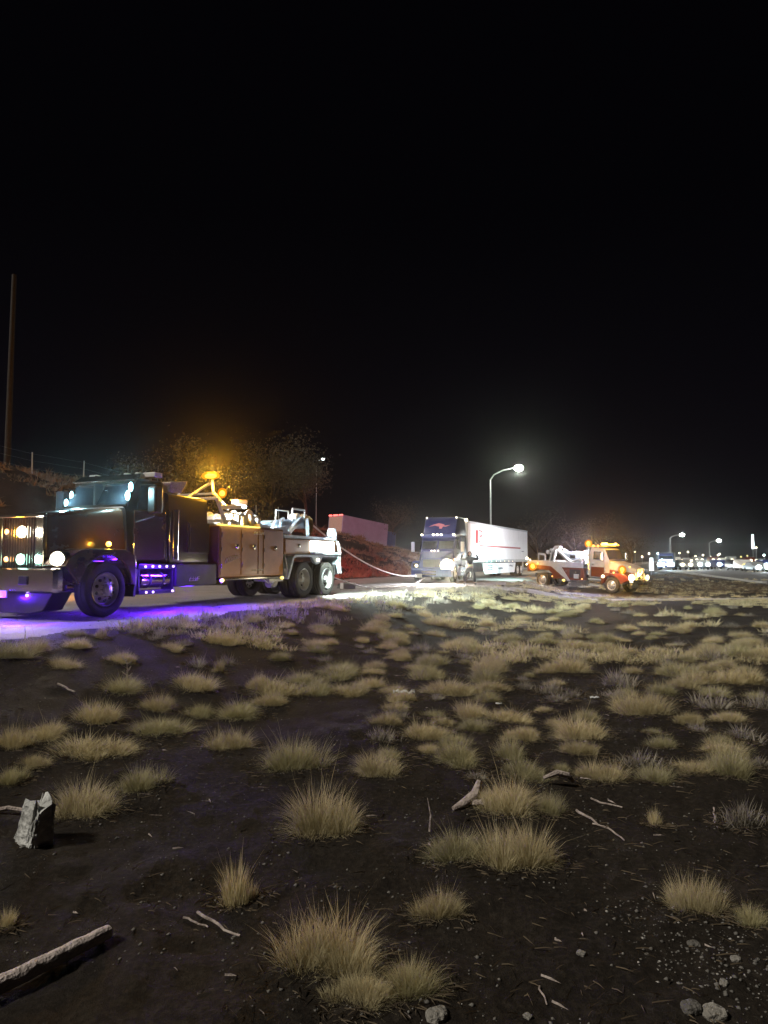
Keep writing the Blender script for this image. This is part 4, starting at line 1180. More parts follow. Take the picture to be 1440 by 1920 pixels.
sagline('winch_line', headp, semi_front, .58, .028, 'upper pale winch line from the wrecker boom head down to the tractor bumper')
low_a = on(wl0, WA, (-10.1, .70, .60))
semi_low = on((2.7, 40.0, SZ), heading(-.278, -.96), (.25, -.3, .30))
sagline('winch_line', low_a, semi_low, .55, .024, 'lower pale winch line sagging to the road from the wrecker tail', floor=True)
sb = MB().box(-.05, .07, -.20, .20, -.11, .11).build('snatch_block', M['white'], None, .02)
sb.location = semi_front + Vector((0.1, -.06, 0)); sb.rotation_euler = (0, 0, heading(-.278, -.96))
tag(sb, 'white rigging block hanging at the bumper where the upper winch line ends', 'rigging')
tcase = empty('tool_case', tuple(pix(652, 1104)), (0, 0, .5))
MB().box(-.28, .28, -.16, .16, .0, .20).build('case', M['white'], tcase, .02)
MB().box(-.28, .28, -.165, .165, .205, .24).build('lid', M['white'], tcase, .01)
MB().tube([(-.08, 0, .24), (-.08, 0, .29), (.08, 0, .29), (.08, 0, .24)], .012).build('handle', M['chassis'], tcase)
tag(tcase, 'small white tool case on the road behind the wrecker wheels', 'tool case')
wch = MB().prism([(-.22, 0), (.22, 0), (.12, .16), (.02, .20)], -.12, .12).build('wheel_chock', M['chassis'], None, .01)
p = pix(640, 1103); wch.location = p; wch.rotation_euler = (0, 0, WA)
tag(wch, 'black wheel chock against the rear wheels of the wrecker', 'wheel chock')

# ------------------------------------------------------------------ person
def skin_body(name, chains, m, parent, sub=1):
    vs, es, rad_ = [], [], []
    idx = {}
    for ch_ in chains:
        prev = None
        for (p_, r_) in ch_:
            key = tuple(round(c, 4) for c in p_)
            if key not in idx:
                idx[key] = len(vs); vs.append(p_); rad_.append(r_)
            if prev is not None and prev != idx[key]:
                es.append((prev, idx[key]))
            prev = idx[key]
    me = bpy.data.meshes.new(name)
    me.from_pydata(vs, es, [])
    o = bpy.data.objects.new(name, me)
    COL.objects.link(o)
    o.parent = parent
    o.modifiers.new('skin', 'SKIN')
    sk = me.skin_vertices[0].data if me.skin_vertices else None
    if sk is None:
        bpy.context.view_layer.objects.active = o
        me.update()
    if me.skin_vertices:
        for i, r_ in enumerate(rad_):
            rr_ = (r_, r_) if not isinstance(r_, tuple) else r_
            me.skin_vertices[0].data[i].radius = rr_
        me.skin_vertices[0].data[0].use_root = True
    sd = o.modifiers.new('sub', 'SUBSURF'); sd.levels = sub; sd.render_levels = sub
    me.materials.append(m)
    return o
pp = pix(881, 1097)
pe = empty('person', (pp.x, pp.y, pp.z), (0, 0, math.radians(-7)))
tag(pe, 'person in black hoodie and dark trousers flexing both raised arms on the road', 'person')
# local: x to picture side, y away, z up; faces -y
def arm(sg):
    return [((sg * .0, 0, 1.36), .12), ((sg * .17, 0, 1.40), .075), ((sg * .42, -.02, 1.36), .055), ((sg * .44, -.03, 1.37), .05), ((sg * .37, -.06, 1.58), .042), ((sg * .31, -.08, 1.64), .034)]
body_ch = [[((0, 0, .98), .14), ((0, 0, 1.15), .13), ((0, 0, 1.36), .12), ((0, 0, 1.48), .06), ((0, -.01, 1.56), .055)], arm(1), arm(-1)]
for sg in (1, -1):
    body_ch.append([((0, 0, .98), .14), ((sg * .11, 0, .90), .095), ((sg * .22, -.01, .50), .065), ((sg * .27, .03, .12), .045), ((sg * .28, .02, .06), .045), ((sg * .30, -.14, .035), .035)])
    hand = (sg * .31, -.08, 1.64)
    for k, (fx, fl) in enumerate(((-.024, .045), (-.008, .052), (.008, .048), (.024, .04))):
        body_ch.append([(hand, .034), ((hand[0] - sg * .02 + fx, hand[1] - .01, hand[2] + .045), .012), ((hand[0] - sg * .045 + fx * .8, hand[1] - .03, hand[2] + .055), .010), ((hand[0] - sg * .05 + fx * .7, hand[1] - .045, hand[2] + .025), .009)])
    body_ch.append([(hand, .034), ((hand[0] - sg * .01, hand[1] - .045, hand[2] + .015), .012), ((hand[0] - sg * .035, hand[1] - .055, hand[2] + .03), .010)])
skin_body('body', body_ch, M['skin'], pe, 2)
hd = MB(); hd.ball((0, -.01, 1.64), .10, 16, .86, .98, 1.18)
hd.ball((0, -.105, 1.63), .018, 8, .8, 1.2, 1.3).ball((.085, 0, 1.63), .022, 8, .4, .8, 1.3).ball((-.085, 0, 1.63), .022, 8, .4, .8, 1.3)
hdo = hd.build('head', M['skin'], pe, smooth=True)
MB().ball((.032, -.092, 1.655), .011, 8).ball((-.032, -.092, 1.655), .011, 8).build('eye', M['hair'], hdo, smooth=True)
MB().ball((0, -.093, 1.585), .014, 8, 1.8, .5, .4).build('mouth', M['decal_red'], hdo, smooth=True)
ho = MB(); ho.lathe([(1.50, .10), (1.56, .112), (1.64, .122), (1.70, .115), (1.75, .085), (1.775, .03), (1.778, .001)], (0, .035, 0), 'z', 18)
ho.build('hood', M['hoodie'], pe, smooth=True)
skin_body('hoodie', [[((0, 0, 1.0), (.17, .15)), ((0, 0, 1.18), (.165, .14)), ((0, 0, 1.37), (.15, .14)), ((0, .01, 1.49), .085)],
                     [((0, 0, 1.37), (.15, .14)), ((.18, 0, 1.40), .098), ((.41, -.02, 1.365), .078), ((.455, -.03, 1.385), .07), ((.385, -.06, 1.55), .06), ((.345, -.07, 1.60), .05)],
                     [((0, 0, 1.37), (.15, .14)), ((-.18, 0, 1.40), .098), ((-.41, -.02, 1.365), .078), ((-.455, -.03, 1.385), .07), ((-.385, -.06, 1.55), .06), ((-.345, -.07, 1.60), .05)]], M['hoodie'], pe, 1)
skin_body('trousers', [[((0, 0, .98), (.165, .15)), ((.0, 0, .92), (.16, .14)), ((.13, 0, .80), .115), ((.225, -.01, .50), .088), ((.27, .02, .14), .07)],
                       [((.0, 0, .92), (.16, .14)), ((-.13, 0, .80), .115), ((-.225, -.01, .50), .088), ((-.27, .02, .14), .07)]], M['trousers'], pe, 1)
for sg in (1, -1):
    bt = MB().loft([[(sg * .28 + a * .05, .08, z) for a, z in ((-1, .0), (1, .0), (1, .12), (-1, .12))], [(sg * .28 + a * .055, -.03, z) for a, z in ((-1, .0), (1, .0), (1, .13), (-1, .13))], [(sg * .29 + a * .05, -.12, z) for a, z in ((-1, .0), (1, .0), (1, .07), (-1, .07))], [(sg * .30 + a * .035, -.19, z) for a, z in ((-1, .0), (1, .0), (1, .04), (-1, .04))]])
    bt.build('boot', M['boot'], pe, .015)
MB().lathe([(1.00, .175), (1.00, .192), (1.08, .190), (1.08, .172)], (0, 0, 0), 'z', 24).build('reflective_band', M['reflect'], pe, smooth=True)

# ------------------------------------------------------------------ street lamps, poles, fence
def street_lamp(name, x, y, h, armv, label, m, energy, col, headr=.30, group=None, r0=.11, spot=None):
    gz = tz(x, y)
    e = empty(name, (x, y, gz))
    tag(e, label, 'street lamp', group)
    ax, ay = armv
    MB().cyl((0, 0, 0), (0, 0, h - 1.2), r0, r0 * .65, 12).build('pole', M['galv'], e, smooth=True)
    MB().tube([(0, 0, h - 1.25), (ax * .15, ay * .15, h - .7), (ax * .5, ay * .5, h - .25), (ax, ay, h)], [r0 * .6, r0 * .55, r0 * .5, r0 * .4], 8).build('arm', M['galv'], e, smooth=True)
    hd_ = MB().ball((ax * 1.08, ay * 1.08, h + .02), .3, 12, 1.3, .8, .35).build('lamp_head', M['galv'], e, smooth=True)
    MB().ball((ax * 1.1, ay * 1.1, h - .07), headr, 12, 1, 1, .75).build('lens', m, hd_, smooth=True)
    if energy:
        lamp('lamp_light', 'POINT', (x + ax * 1.1, y + ay * 1.1, gz + h - .4), energy, col, None, size=.25)
        COL.objects[-1].parent = e
        COL.objects[-1].location = (ax * 1.1, ay * 1.1, h - .42)
    return e
street_lamp('street_lamp', 11.1, 72, 10.9, (2.6, -.6), 'tall street lamp with curved arm and bright greenish white head behind the trailer', M['e_street'], 4500, (.92, 1.0, .80), .46)  # lens oversized to the width of its burst of glare
street_lamp('street_lamp', 99, 240, 9.6, (3.4, -1), 'distant street lamp above the bright cool-lit truck', M['e_street'], 3000, (.95, 1.0, .9), .75, r0=.35)
street_lamp('street_lamp', 150, 320, 9.8, (3.6, -1), 'distant street lamp standing over the middle of the traffic queue', M['e_street'], 3000, (.9, 1.0, .95), .9, r0=.35)
street_lamp('street_lamp', 64.5, 112, 11.0, (-1.6, -.4), 'street lamp whose dim glow touches the photo edge above the traffic', M['e_sign'], 0, (1, 1, 1), .30)
mz = tz(-9.2, 100)
street_lamp('street_lamp', -9.8, 100, 13.8, (.9, -.3), 'lone small white lamp high over the dark slope between wrecker and tractor', M['e_cool'], 0, (1, 1, 1), .20, r0=.06)

up_ = empty('utility_pole', (-21.9, 40, tz(-21.9, 40) - .1))
tag(up_, 'tall dark wooden utility pole on the slope behind the wrecker', 'utility pole')
MB().cyl((0, 0, 0), (.0, 0, 12.0), .19, .13, 14).build('pole', M['pole_wood'], up_, smooth=True)
up2 = empty('utility_pole', (26.5, 88, tz(26.5, 88) - .1))
tag(up2, 'short thin bare pole beyond the smaller tow truck', 'utility pole')
MB().cyl((0, 0, 0), (0, 0, 5.4), .14, .10, 10).build('pole', M['pole_wood'], up2, smooth=True)

fe = empty('fence', (-22, 42, 0))
tag(fe, 'wire fence with thin posts along the crest of the slope', 'fence')
prev = None
wires = MB()
for k in range(12):
    uu = 4 + k * 3.2; s_ = 25.0 + .6 * math.sin(k)
    x = -2.1 + uu * ED[0] - s_ * ED[1]; y = 17 + uu * ED[1] + s_ * ED[0]
    z = tz(x, y)
    MB().cyl((x + 22, y - 42, z - .2), (x + 22 + R.uniform(-.05, .05), y - 42, z + 1.35), .045, .035, 8).build('post', M['galv'], fe)
    if prev:
        for hgt in (.4, .85, 1.25):
            wires.cyl((prev[0] + 22, prev[1] - 42, prev[2] + hgt), (x + 22, y - 42, z + hgt), .0025, n=4)
    prev = (x, y, z)
wires.build('wire', M['galv'], fe)

# ------------------------------------------------------------------ box truck on the ramp
bx, by = -7.1, 86.0
ba = math.radians(90 - 42)
bz = 3.0
bt = empty('box_truck', (bx, by, bz + .4), (0, 0, ba))
tag(bt, 'pale box truck with red lamps along its roof edge beyond the red-lit slope', 'truck')
bt.rotation_euler = Euler((0, math.radians(6.0), ba))
MB().box(0, 8.35, -2.5, 0, .9, 3.75).build('cargo_box', M['grey_lav'], bt, .04)
MB().box(-.02, -.006, -2.4, -.1, 1.0, 3.6).build('rear_door', M['decal_pale'], bt)
MB().box(8.5, 10.2, -2.4, -.1, .6, 2.9).build('cab', M['slate'], bt, .15)
MB().box(0, 11, -1.9, -.6, .5, .9).build('chassis', M['chassis'], bt)
for x in (1.8, 9.3):
    for y in (-.2, -2.3):
        MB().lathe([(-.14, .01), (-.14, .46), (-.1, .5), (.1, .5), (.14, .46), (.14, .01)], (x, y, .5), 'y', 20).build('wheel', M['tyre'], bt, smooth=True)
for y in (-2.3, -1.95, -1.45, -1.2, -.95, -.4, -.15):
    bulb(bt, 'marker_lamp', M['e_red'], (-.03, y, 3.74), .13, .6, 1.3, .7)
for x in (4.2, 8.2):
    bulb(bt, 'marker_lamp', M['e_red'], (x, .03, 3.68), .09)
# pad of ground under it is the slope itself

# ------------------------------------------------------------------ traffic
def make_car(kind):
    e = empty('traffic_car', (0, 0, 0))
    if kind == 'sedan':
        prof = [(2.3, .35), (2.32, .62), (2.2, .78), (1.0, .95), (.25, 1.38), (-.9, 1.42), (-1.7, 1.02), (-2.25, .95), (-2.3, .38)]
        gl = [(.92, .97), (.25, 1.34), (-.9, 1.38), (-1.55, 1.02)]
    else:
        prof = [(2.35, .45), (2.38, .80), (2.25, 1.02), (1.15, 1.16), (.55, 1.72), (-2.0, 1.74), (-2.3, 1.2), (-2.32, .48)]
        gl = [(1.05, 1.18), (.55, 1.66), (-1.9, 1.68), (-2.1, 1.2)]
    b = MB()
    n = len(prof)
    yo = [-.88, -.80, .80, .88]
    rows = []
    for y, sc in ((-.90, .86), (-.82, 1.0), (.82, 1.0), (.90, .86)):
        rows.append([(x * (1 if sc == 1 else .97), y, .4 + (z - .4) * sc) for x, z in prof])
    b.loft(rows)
    b.build('body', None, e, smooth=True)
    MB().prism(gl, -.86, .86).build('window', M['glass'], e)
    for x in (1.45, -1.4):
        for y in (-.80, .80):
            MB().lathe([(-.11, .01), (-.11, .30), (-.08, .33), (.08, .33), (.11, .30), (.11, .01)], (x, y, .33), 'y', 16).build('wheel', M['tyre'], e, smooth=True)
    hz_ = .68 if kind == 'sedan' else .9
    for y in (-.62, .62):
        MB().ball((2.34, y, hz_), .32, 10, .4, 1.2, .9).build('headlight', None, e, smooth=True)  # lens oversized so distant headlights show as wide as their glare
    return e
protos = {'sedan': make_car('sedan'), 'suv': make_car('suv')}
pm = {k: kid_map(v_) for k, v_ in protos.items()}
paints = {'white': M['white'], 'grey': M['grey'], 'black': M['black_paint'], 'red': M['red'], 'silver': M['galv'], 'blue': M['slate']}
HL = {'c': M['e_cool'], 'w': M['e_head'], 'd': M['e_dim'], 'y': M['e_yellow']}
cars = [
 (1279, 118, 'suv', 'grey', 'w', 'grey car with warm headlights at the head of the queue next to the cool-lit truck'),
 (1300, 128, 'sedan', 'black', 'd', 'dark low car with dim lamps second in the queue behind the cool-lit truck'),
 (1312, 120, 'suv', 'silver', 'c', 'silver tall car with cool headlights under the second distant street lamp pole'),
 (1326, 132, 'sedan', 'white', 'c', 'white low car with cool headlights pressed close to the silver tall car'),
 (1346, 124, 'suv', 'blue', 'c', 'blue tall car with cool headlights in the middle of the queue'),
 (1364, 138, 'sedan', 'grey', 'd', 'grey low car with dim lamps in the gap before the yellow-lit cars'),
 (1377, 112, 'suv', 'black', 'w', 'black tall car with warm headlights beside the gap in traffic'),
 (1393, 106, 'suv', 'white', 'y', 'white tall car with yellow headlights nearer than the queue'),
 (1415, 98, 'sedan', 'silver', 'c', 'silver low car with cool headlights below the lit feather sign'),
 (1434, 104, 'suv', 'blue', 'c', 'blue tall car cut by the photo edge with cool headlights'),
 (1266, 160, 'suv', 'white', 'd', 'white tall car with dim lamps far back directly behind the cool-lit truck'),
 (1286, 168, 'sedan', 'silver', 'w', 'silver low car with warm headlights far back at the start of the rear rank'),
 (1306, 172, 'suv', 'grey', 'w', 'grey tall car with warm headlights in the rear rank'),
 (1320, 176, 'sedan', 'blue', 'c', 'blue low car with cool headlights in the rear rank'),
 (1336, 165, 'suv', 'red', 'w', 'red tall car with warm headlights in the rear rank'),
 (1352, 180, 'sedan', 'white', 'w', 'white low car with warm headlights in the rear rank'),
 (1371, 170, 'suv', 'silver', 'd', 'silver tall car with dim lamps in the rear rank'),
 (1388, 164, 'sedan', 'black', 'w', 'black low car with warm headlights behind the yellow-lit car'),
 (1404, 160, 'suv', 'red', 'd', 'red tall car with dim lamps behind the yellow-lit car'),
 (1425, 158, 'sedan', 'grey', 'c', 'grey low car with cool headlights far back near the photo edge'),
]
hang = heading(-.184, -.983)
used_proto = set()
for i, (px, D, kind, paint, hl, lab) in enumerate(cars):
    pr = protos[kind]
    if kind in used_proto:
        c = copy_tree(pr, pm[kind])
    else:
        c = None
        used_proto.add(kind)
    x = (px - 720) / FPX * D; y = D
    root = c if c else pr
    root.location = (x, y, tz(x, y) + .01)
    root.rotation_euler = (0, 0, hang + R.uniform(-.04, .10))
    for ch_ in [q_ for q_ in COL.objects if q_.parent == root]:
        base = ch_.name.split('.')[0]
        if base in ('body', 'headlight'):
            if not ch_.data.materials:
                ch_.data.materials.append(None)
            ch_.material_slots[0].link = 'OBJECT'
            ch_.material_slots[0].material = paints[paint] if base == 'body' else HL[hl]
    tag(root, lab, 'car', 'cars queuing on the highway with headlights on')
    if i in (0, 2, 4, 7, 8):
        lamp('headlight_beam', 'SPOT', (2.5, 0, .75), 1300, (.85, .95, 1.0) if hl == 'c' else (1, .8, .45), root, (1, .1, -.06), .2, 110, .9)
# the dazzling truck
qx, qy = (1247 - 720) / FPX * 112, 112
bg = empty('highway_truck', (qx, qy, tz(qx, qy)), (0, 0, heading(-.40, -.91)))
tag(bg, 'large truck with dazzling cool white headlights at the roadside ahead of the queue', 'truck')
MB().loft([rrect(0, 1.2, 1.1, .5, 1.5, .1), rrect(-1.2, 1.2, 1.15, .5, 1.7, .1), rrect(-1.7, 1.22, 1.1, .5, 2.7, .1), rrect(-3.2, 1.22, 1.2, .5, 2.85, .1)]).build('cab', M['slate'], bg, smooth=True)
MB().box(-11, -3.4, -1.25, 1.25, .9, 2.9).build('cargo_box', M['grey'], bg, .05)
MB().slab([(-1.28, -1.0, 1.8), (-1.28, 1.0, 1.8), (-1.66, .95, 2.55), (-1.66, -.95, 2.55)], .03).build('windshield', M['glass'], bg)
for k in range(5):
    MB().box(.01, .05, -1.0, 1.0, 1.28 + k * .07 - .01, 1.28 + k * .07 + .015).build('grille_bar', M['chrome'], bg)
for x in (-.9, -6.5, -9.5):
    for y in (-1.05, 1.05):
        MB().lathe([(-.14, .01), (-.14, .46), (-.1, .5), (.1, .5), (.14, .46), (.14, .01)], (x, y, .5), 'y', 18).build('wheel', M['tyre'], bg, smooth=True)
for y in (-.95, -.50, .50, .95):
    bulb(bg, 'headlight', M['e_cool'], (.04, y, .95), .30, .5, 1.1, .9)
MB().box(.04, .09, -.95, .95, 1.62, 1.70).build('light_bar', M['e_cool'], bg)
lamp('headlight_beam', 'SPOT', (.4, 0, 1.0), 5000, (.6, .85, 1.0), bg, (1, .1, -.02), .5, 130, .9)

# far signs and lamps
def sign_panel(px, D, z0, z1, w, label, m):
    x = (px - 720) / FPX * D
    gz = tz(x, D)
    e = empty('lit_sign', (x, D, gz))
    tag(e, label, 'sign')
    MB().cyl((0, .1, 0), (0, .1, z1), .07).build('pole', M['galv'], e)
    MB().prism([(-w * .35, z1), (w * .35, z1), (w * .5, z0 + (z1 - z0) * .35), (w * .5, z0), (-w * .5, z0), (-w * .5, z0 + (z1 - z0) * .35)], -.04, .04).build('panel', m, e, .03)
    return e
sign_panel(1220, 84, .45, 2.0, .55, 'narrow glowing white roadside panel between the smaller tow truck and traffic', M['e_sign'])
sign_panel(1411, 210, 4.2, 8.6, .9, 'tall narrow glowing white sign high above the traffic', M['e_sign'])
far = [(1216, 1038, 'w'), (1233, 1038, 'c'), (1203, 1044, 'd'), (1273, 1037, 'w'), (1289, 1035, 'w'), (1303, 1043, 'd'), (1317, 1041, 'd'), (1331, 1044, 'd'), (1345, 1041, 'w'), (1348, 1039, 'w'), (1417, 1027, 'w'), (1431, 1041, 'c'), (1388, 1044, 'y'), (1400, 1042, 'y'), (1190, 1035, 'd'), (1360, 1046, 'd')]
fl_proto = None
yard_names = {'w': 'warm white', 'c': 'cool white', 'd': 'dim yellowish', 'y': 'golden'}
for k, (px, py_, c) in enumerate(far):
    D = 300 + (k * 37) % 70
    x = (px - 720) / FPX * D
    gz = tz(x, D)
    zt = EYE + (1050 - py_) / FPX * D
    if fl_proto is None:
        e = empty('yard_lamp', (x, D, gz))
        MB().cyl((0, 0, 0), (0, 0, 1), .1, .07, 8).build('pole', M['galv'], e)
        MB().ball((0, 0, 1), .42, 10).build('lamp_head', None, e, smooth=True)
        fl_proto = e; fl_map = kid_map(e)
        r_ = e
    else:
        r_ = copy_tree(fl_proto, fl_map)
        r_.location = (x, D, gz)
    for ch_ in [q_ for q_ in COL.objects if q_.parent == r_]:
        if ch_.name.startswith('lamp_head'):
            if not ch_.data.materials:
                ch_.data.materials.append(None)
            ch_.material_slots[0].link = 'OBJECT'
            ch_.material_slots[0].material = HL[c]
            ch_.location = (0, 0, zt - gz - 1)
        else:
            ch_.scale = (1, 1, zt - gz)
    tag(r_, 'tiny far ' + yard_names[c] + ' yard lamp above the ' + ('smaller tow truck hood' if px < 1210 else 'dazzling truck' if px < 1262 else 'head of the car queue' if px < 1310 else 'middle of the car queue' if px < 1370 else 'yellow-lit cars' if px < 1405 else 'cars at the photo edge'), 'lamp', 'tiny far lamps above the traffic')
# highway kerb line
kb = MB()
ys = np.linspace(60, 230, 70)
for a, c in zip(ys[:-1], ys[1:]):
    def hp(yv, off):
        xx = 51.5 + (yv - 130) * .1872 + off
        return Vector((xx, yv, tz(xx, yv)))
    p0, p1 = hp(a, -5.6), hp(c, -5.6)
    kb.beam(p0 + Vector((0, 0, .06)), p1 + Vector((0, 0, .06)), .35, .18)
kbo = kb.build('kerb', ground_mat('kerb_concrete', (.34, .33, .32), (.42, .41, .40), (.45, .44, .43), .2), None)
kbo['kind'] = 'structure'

# ------------------------------------------------------------------ grass
def make_tuft(name, nb, seed, spread=.55, lean=.9, wid=.012, flat=.0, segs=2, hvar=.6):
    rr_ = np.random.RandomState(seed)
    nl = 6 + seed % 4 if spread > .45 else 3
    la = rr_.rand(nl) * 6.28
    lr = spread * 1.15 * np.sqrt((np.arange(nl) + .3) / nl)
    lcx, lcy = lr * np.cos(la), lr * np.sin(la)
    lh = .42 + .58 * rr_.rand(nl); lh[0] = 1.0
    lw = .15 + .24 * rr_.rand(nl)
    li = rr_.randint(nl, size=nb)
    th = rr_.rand(nb) * 2 * np.pi
    rb = np.sqrt(rr_.rand(nb)) * lw[li]
    bx_ = lcx[li] + rb * np.cos(th); by_ = lcy[li] + rb * np.sin(th)
    th2 = th + rr_.randn(nb) * .8
    ln = lean * (rb / lw[li]) * (0.35 + rr_.rand(nb)) + .04 + .12 * np.abs(rr_.randn(nb))
    L_ = (1 - hvar * rr_.rand(nb) ** 1.3) * lh[li] * (1.0 - .25 * (rb / lw[li]) ** 2)
    low = rr_.rand(nb) < .22
    ln = np.where(low, 1.15 + .3 * rr_.rand(nb), ln)
    L_ = np.where(low, L_ * .85, L_)
    stray = rr_.rand(nb) < .06
    L_ = np.where(stray, L_ * (1.1 + .5 * rr_.rand(nb)), L_)
    ln = np.where(stray, ln * .6 + .5 * rr_.rand(nb), ln)
    dx, dy = np.cos(th2) * np.sin(ln), np.sin(th2) * np.sin(ln)
    dz = np.cos(ln)
    fa = rr_.rand(nb) * np.pi
    wx, wy = np.cos(fa) * wid, np.sin(fa) * wid
    ts = [0, .55, 1.0]
    V = []
    for t in ts:
        cx_ = bx_ + dx * L_ * t * (1 + .25 * t)
        cy_ = by_ + dy * L_ * t * (1 + .25 * t)
        cz_ = dz * L_ * t - .28 * t * t * np.sin(ln) * L_
        ww = 1 - .35 * t
        if t < 1:
            V.append(np.stack([cx_ - wx * ww, cy_ - wy * ww, cz_], 1))
            V.append(np.stack([cx_ + wx * ww, cy_ + wy * ww, cz_], 1))
        else:
            V.append(np.stack([cx_, cy_, cz_], 1))
    V = np.stack(V, 1)    # nb,5,3
    V[:, 0:2, 2] -= .06
    return V
def blades_to_mesh(name, V, m):
    nb = V.shape[0]
    base = (np.arange(nb) * 5)[:, None]
    tri = np.concatenate([base + np.array([[0, 1, 3]]), base + np.array([[0, 3, 2]]), base + np.array([[2, 3, 4]])], 1).reshape(-1, 3)
    me = bpy.data.meshes.new(name)
    me.vertices.add(nb * 5); me.vertices.foreach_set('co', V.reshape(-1).astype(np.float32))
    me.loops.add(tri.size); me.loops.foreach_set('vertex_index', tri.ravel().astype(np.int32))
    me.polygons.add(len(tri))
    me.polygons.foreach_set('loop_start', np.arange(0, tri.size, 3, dtype=np.int32))
    me.polygons.foreach_set('loop_total', np.full(len(tri), 3, dtype=np.int32))
    me.update(calc_edges=True)
    me.materials.append(m)
    return me
def grass_mat(name, c1, c2, rnd=.15):
    m = mat(name, c1, .85, 0, .3, 1.6, col2=c2, rnd=rnd)
    b = m.node_tree.nodes['Principled BSDF']
    # blades let some light through
    nt = m.node_tree
    tr_ = nt.nodes.new('ShaderNodeBsdfTranslucent')
    ad = nt.nodes.new('ShaderNodeMixShader')
    ad.inputs[0].default_value = .22
    outn = nt.nodes['Material Output']
    src = b.inputs['Base Color'].links[0].from_socket
    nt.links.new(src, tr_.inputs['Color'])
    nt.links.new(b.outputs[0], ad.inputs[1]); nt.links.new(tr_.outputs[0], ad.inputs[2])
    nt.links.new(ad.outputs[0], outn.inputs[0])
    return m
GM = [grass_mat('straw_grass', (.74, .65, .40), (.48, .41, .24)), grass_mat('olive_grass', (.58, .53, .31), (.38, .35, .20)), grass_mat('grey_weed', (.46, .42, .34), (.28, .25, .20))]
tuft_meshes = [blades_to_mesh('grass_tuft', make_tuft('t', 2600, 100 + k, spread=.58, lean=[.85, 1.0, .75, .95, 1.1, .6, .9, 1.0][k], wid=.0048), GM[1 if k in (2, 4, 7) else 0]) for k in range(8)]
tall_mesh = [blades_to_mesh('grass_tuft', make_tuft('t', 700, 200 + k, spread=.38, lean=.42, wid=.009), GM[0]) for k in range(2)]
weed_mesh = [blades_to_mesh('grass_tuft', make_tuft('t', 330, 300 + k, spread=.5, lean=.7, wid=.012, hvar=.7), GM[2]) for k in range(2)]
GRP = 'dry bunchgrass tufts scattered over the dirt'
def tuft(px, py_, w, h_, label=None, kind=0, k=[0]):
    p_ = pix(px, py_)
    D = p_.y
    sw_ = w / FPX * D; sh = h_ / FPX * D
    k[0] += 1
    me = {0: tuft_meshes, 1: tall_mesh, 2: weed_mesh}[kind]
    me = me[k[0] % len(me)]
    o = bpy.data.objects.new('grass_tuft', me)
    COL.objects.link(o)
    dy = min(sw_ * .5, .5) * .75
    y2 = p_.y + dy * .6
    x2 = p_.x * y2 / p_.y
    o.location = (x2, y2, tz(x2, y2) - .01)
    sc = sw_ / 1.72
    o.scale = (sc, sc * R.uniform(.65, .9) if w < 110 else sc * .6, min(sh * 1.05, sw_ * 1.1))
    o.rotation_euler = (R.uniform(-.06, .06), R.uniform(-.06, .06), R.choice([0, math.pi]) + R.uniform(-.3, .3))
    tag(o, label or 'dry straw-coloured grass tuft among many alike on the dark dirt', 'grass tuft', GRP)
    placed.append((x2, y2, sw_ * .5))
    return o
placed = []
hero = [
 (610, 1568, 165, 115, 'dense domed grass tuft with clear dirt all round, above the paired tall tuft', 0),
 (447, 1700, 100, 115, 'upright narrow grass tuft beside two thin fallen twigs', 1),
 (620, 1830, 210, 150, 'widest yellow-green grass tuft, nearest the bottom middle of the photo', 0),
 (775, 1868, 140, 90, 'low grass tuft growing into the widest bottom tuft', 0),
 (668, 1890, 130, 70, 'shadowed grass tuft at the very bottom in front of the widest tuft', 0),
 (815, 1722, 110, 72, 'ragged tan grass tuft sloping down, just above the bottom pair', 0),
 (860, 1618, 150, 75, 'straw tuft forming the pale left end of the long grass bank', 0),
 (985, 1632, 150, 110, 'brownish tuft forming the thick end of the long grass bank', 0),
 (945, 1525, 130, 85, 'yellow tuft with a broken grey stump leaning on it', 0),
 (1030, 1530, 70, 60, 'small dark-rooted tuft next to the tuft with the stump', 0),
 (1300, 1712, 115, 98, 'round grass tuft above the patch of loose pebbles', 0),
 (1410, 1738, 80, 55, 'low fuzzy tuft touching the round tuft by the pebbles', 0),
 (1400, 1552, 115, 72, 'pale grey-green tuft at the photo edge above the pebbly patch', 2),
 (1228, 1548, 40, 60, 'single small upright tuft alone between bank and edge', 1),
 (545, 1448, 130, 85, 'large domed tuft joined on its side to a lower flat tuft', 0),
 (440, 1405, 90, 50, 'lower flat tuft joined to the large domed tuft', 0),
 (160, 1532, 140, 80, 'straw tuft rising directly behind the pale broken rock', 0),
 (268, 1482, 105, 58, 'tuft with spiky stems next to the one behind the rock', 0),
 (165, 1425, 170, 55, 'long low bank of grass parallel to the road, middle of the slope', 0),
 (10, 1745, 50, 60, 'green-yellow tuft cut by the photo edge above the log', 1),
 (850, 1305, 120, 38, 'wide flat tuft just beyond the scrap of white litter', 0),
]
for h_ in hero:
    tuft(h_[0], h_[1], h_[2], h_[3], h_[4], h_[5])
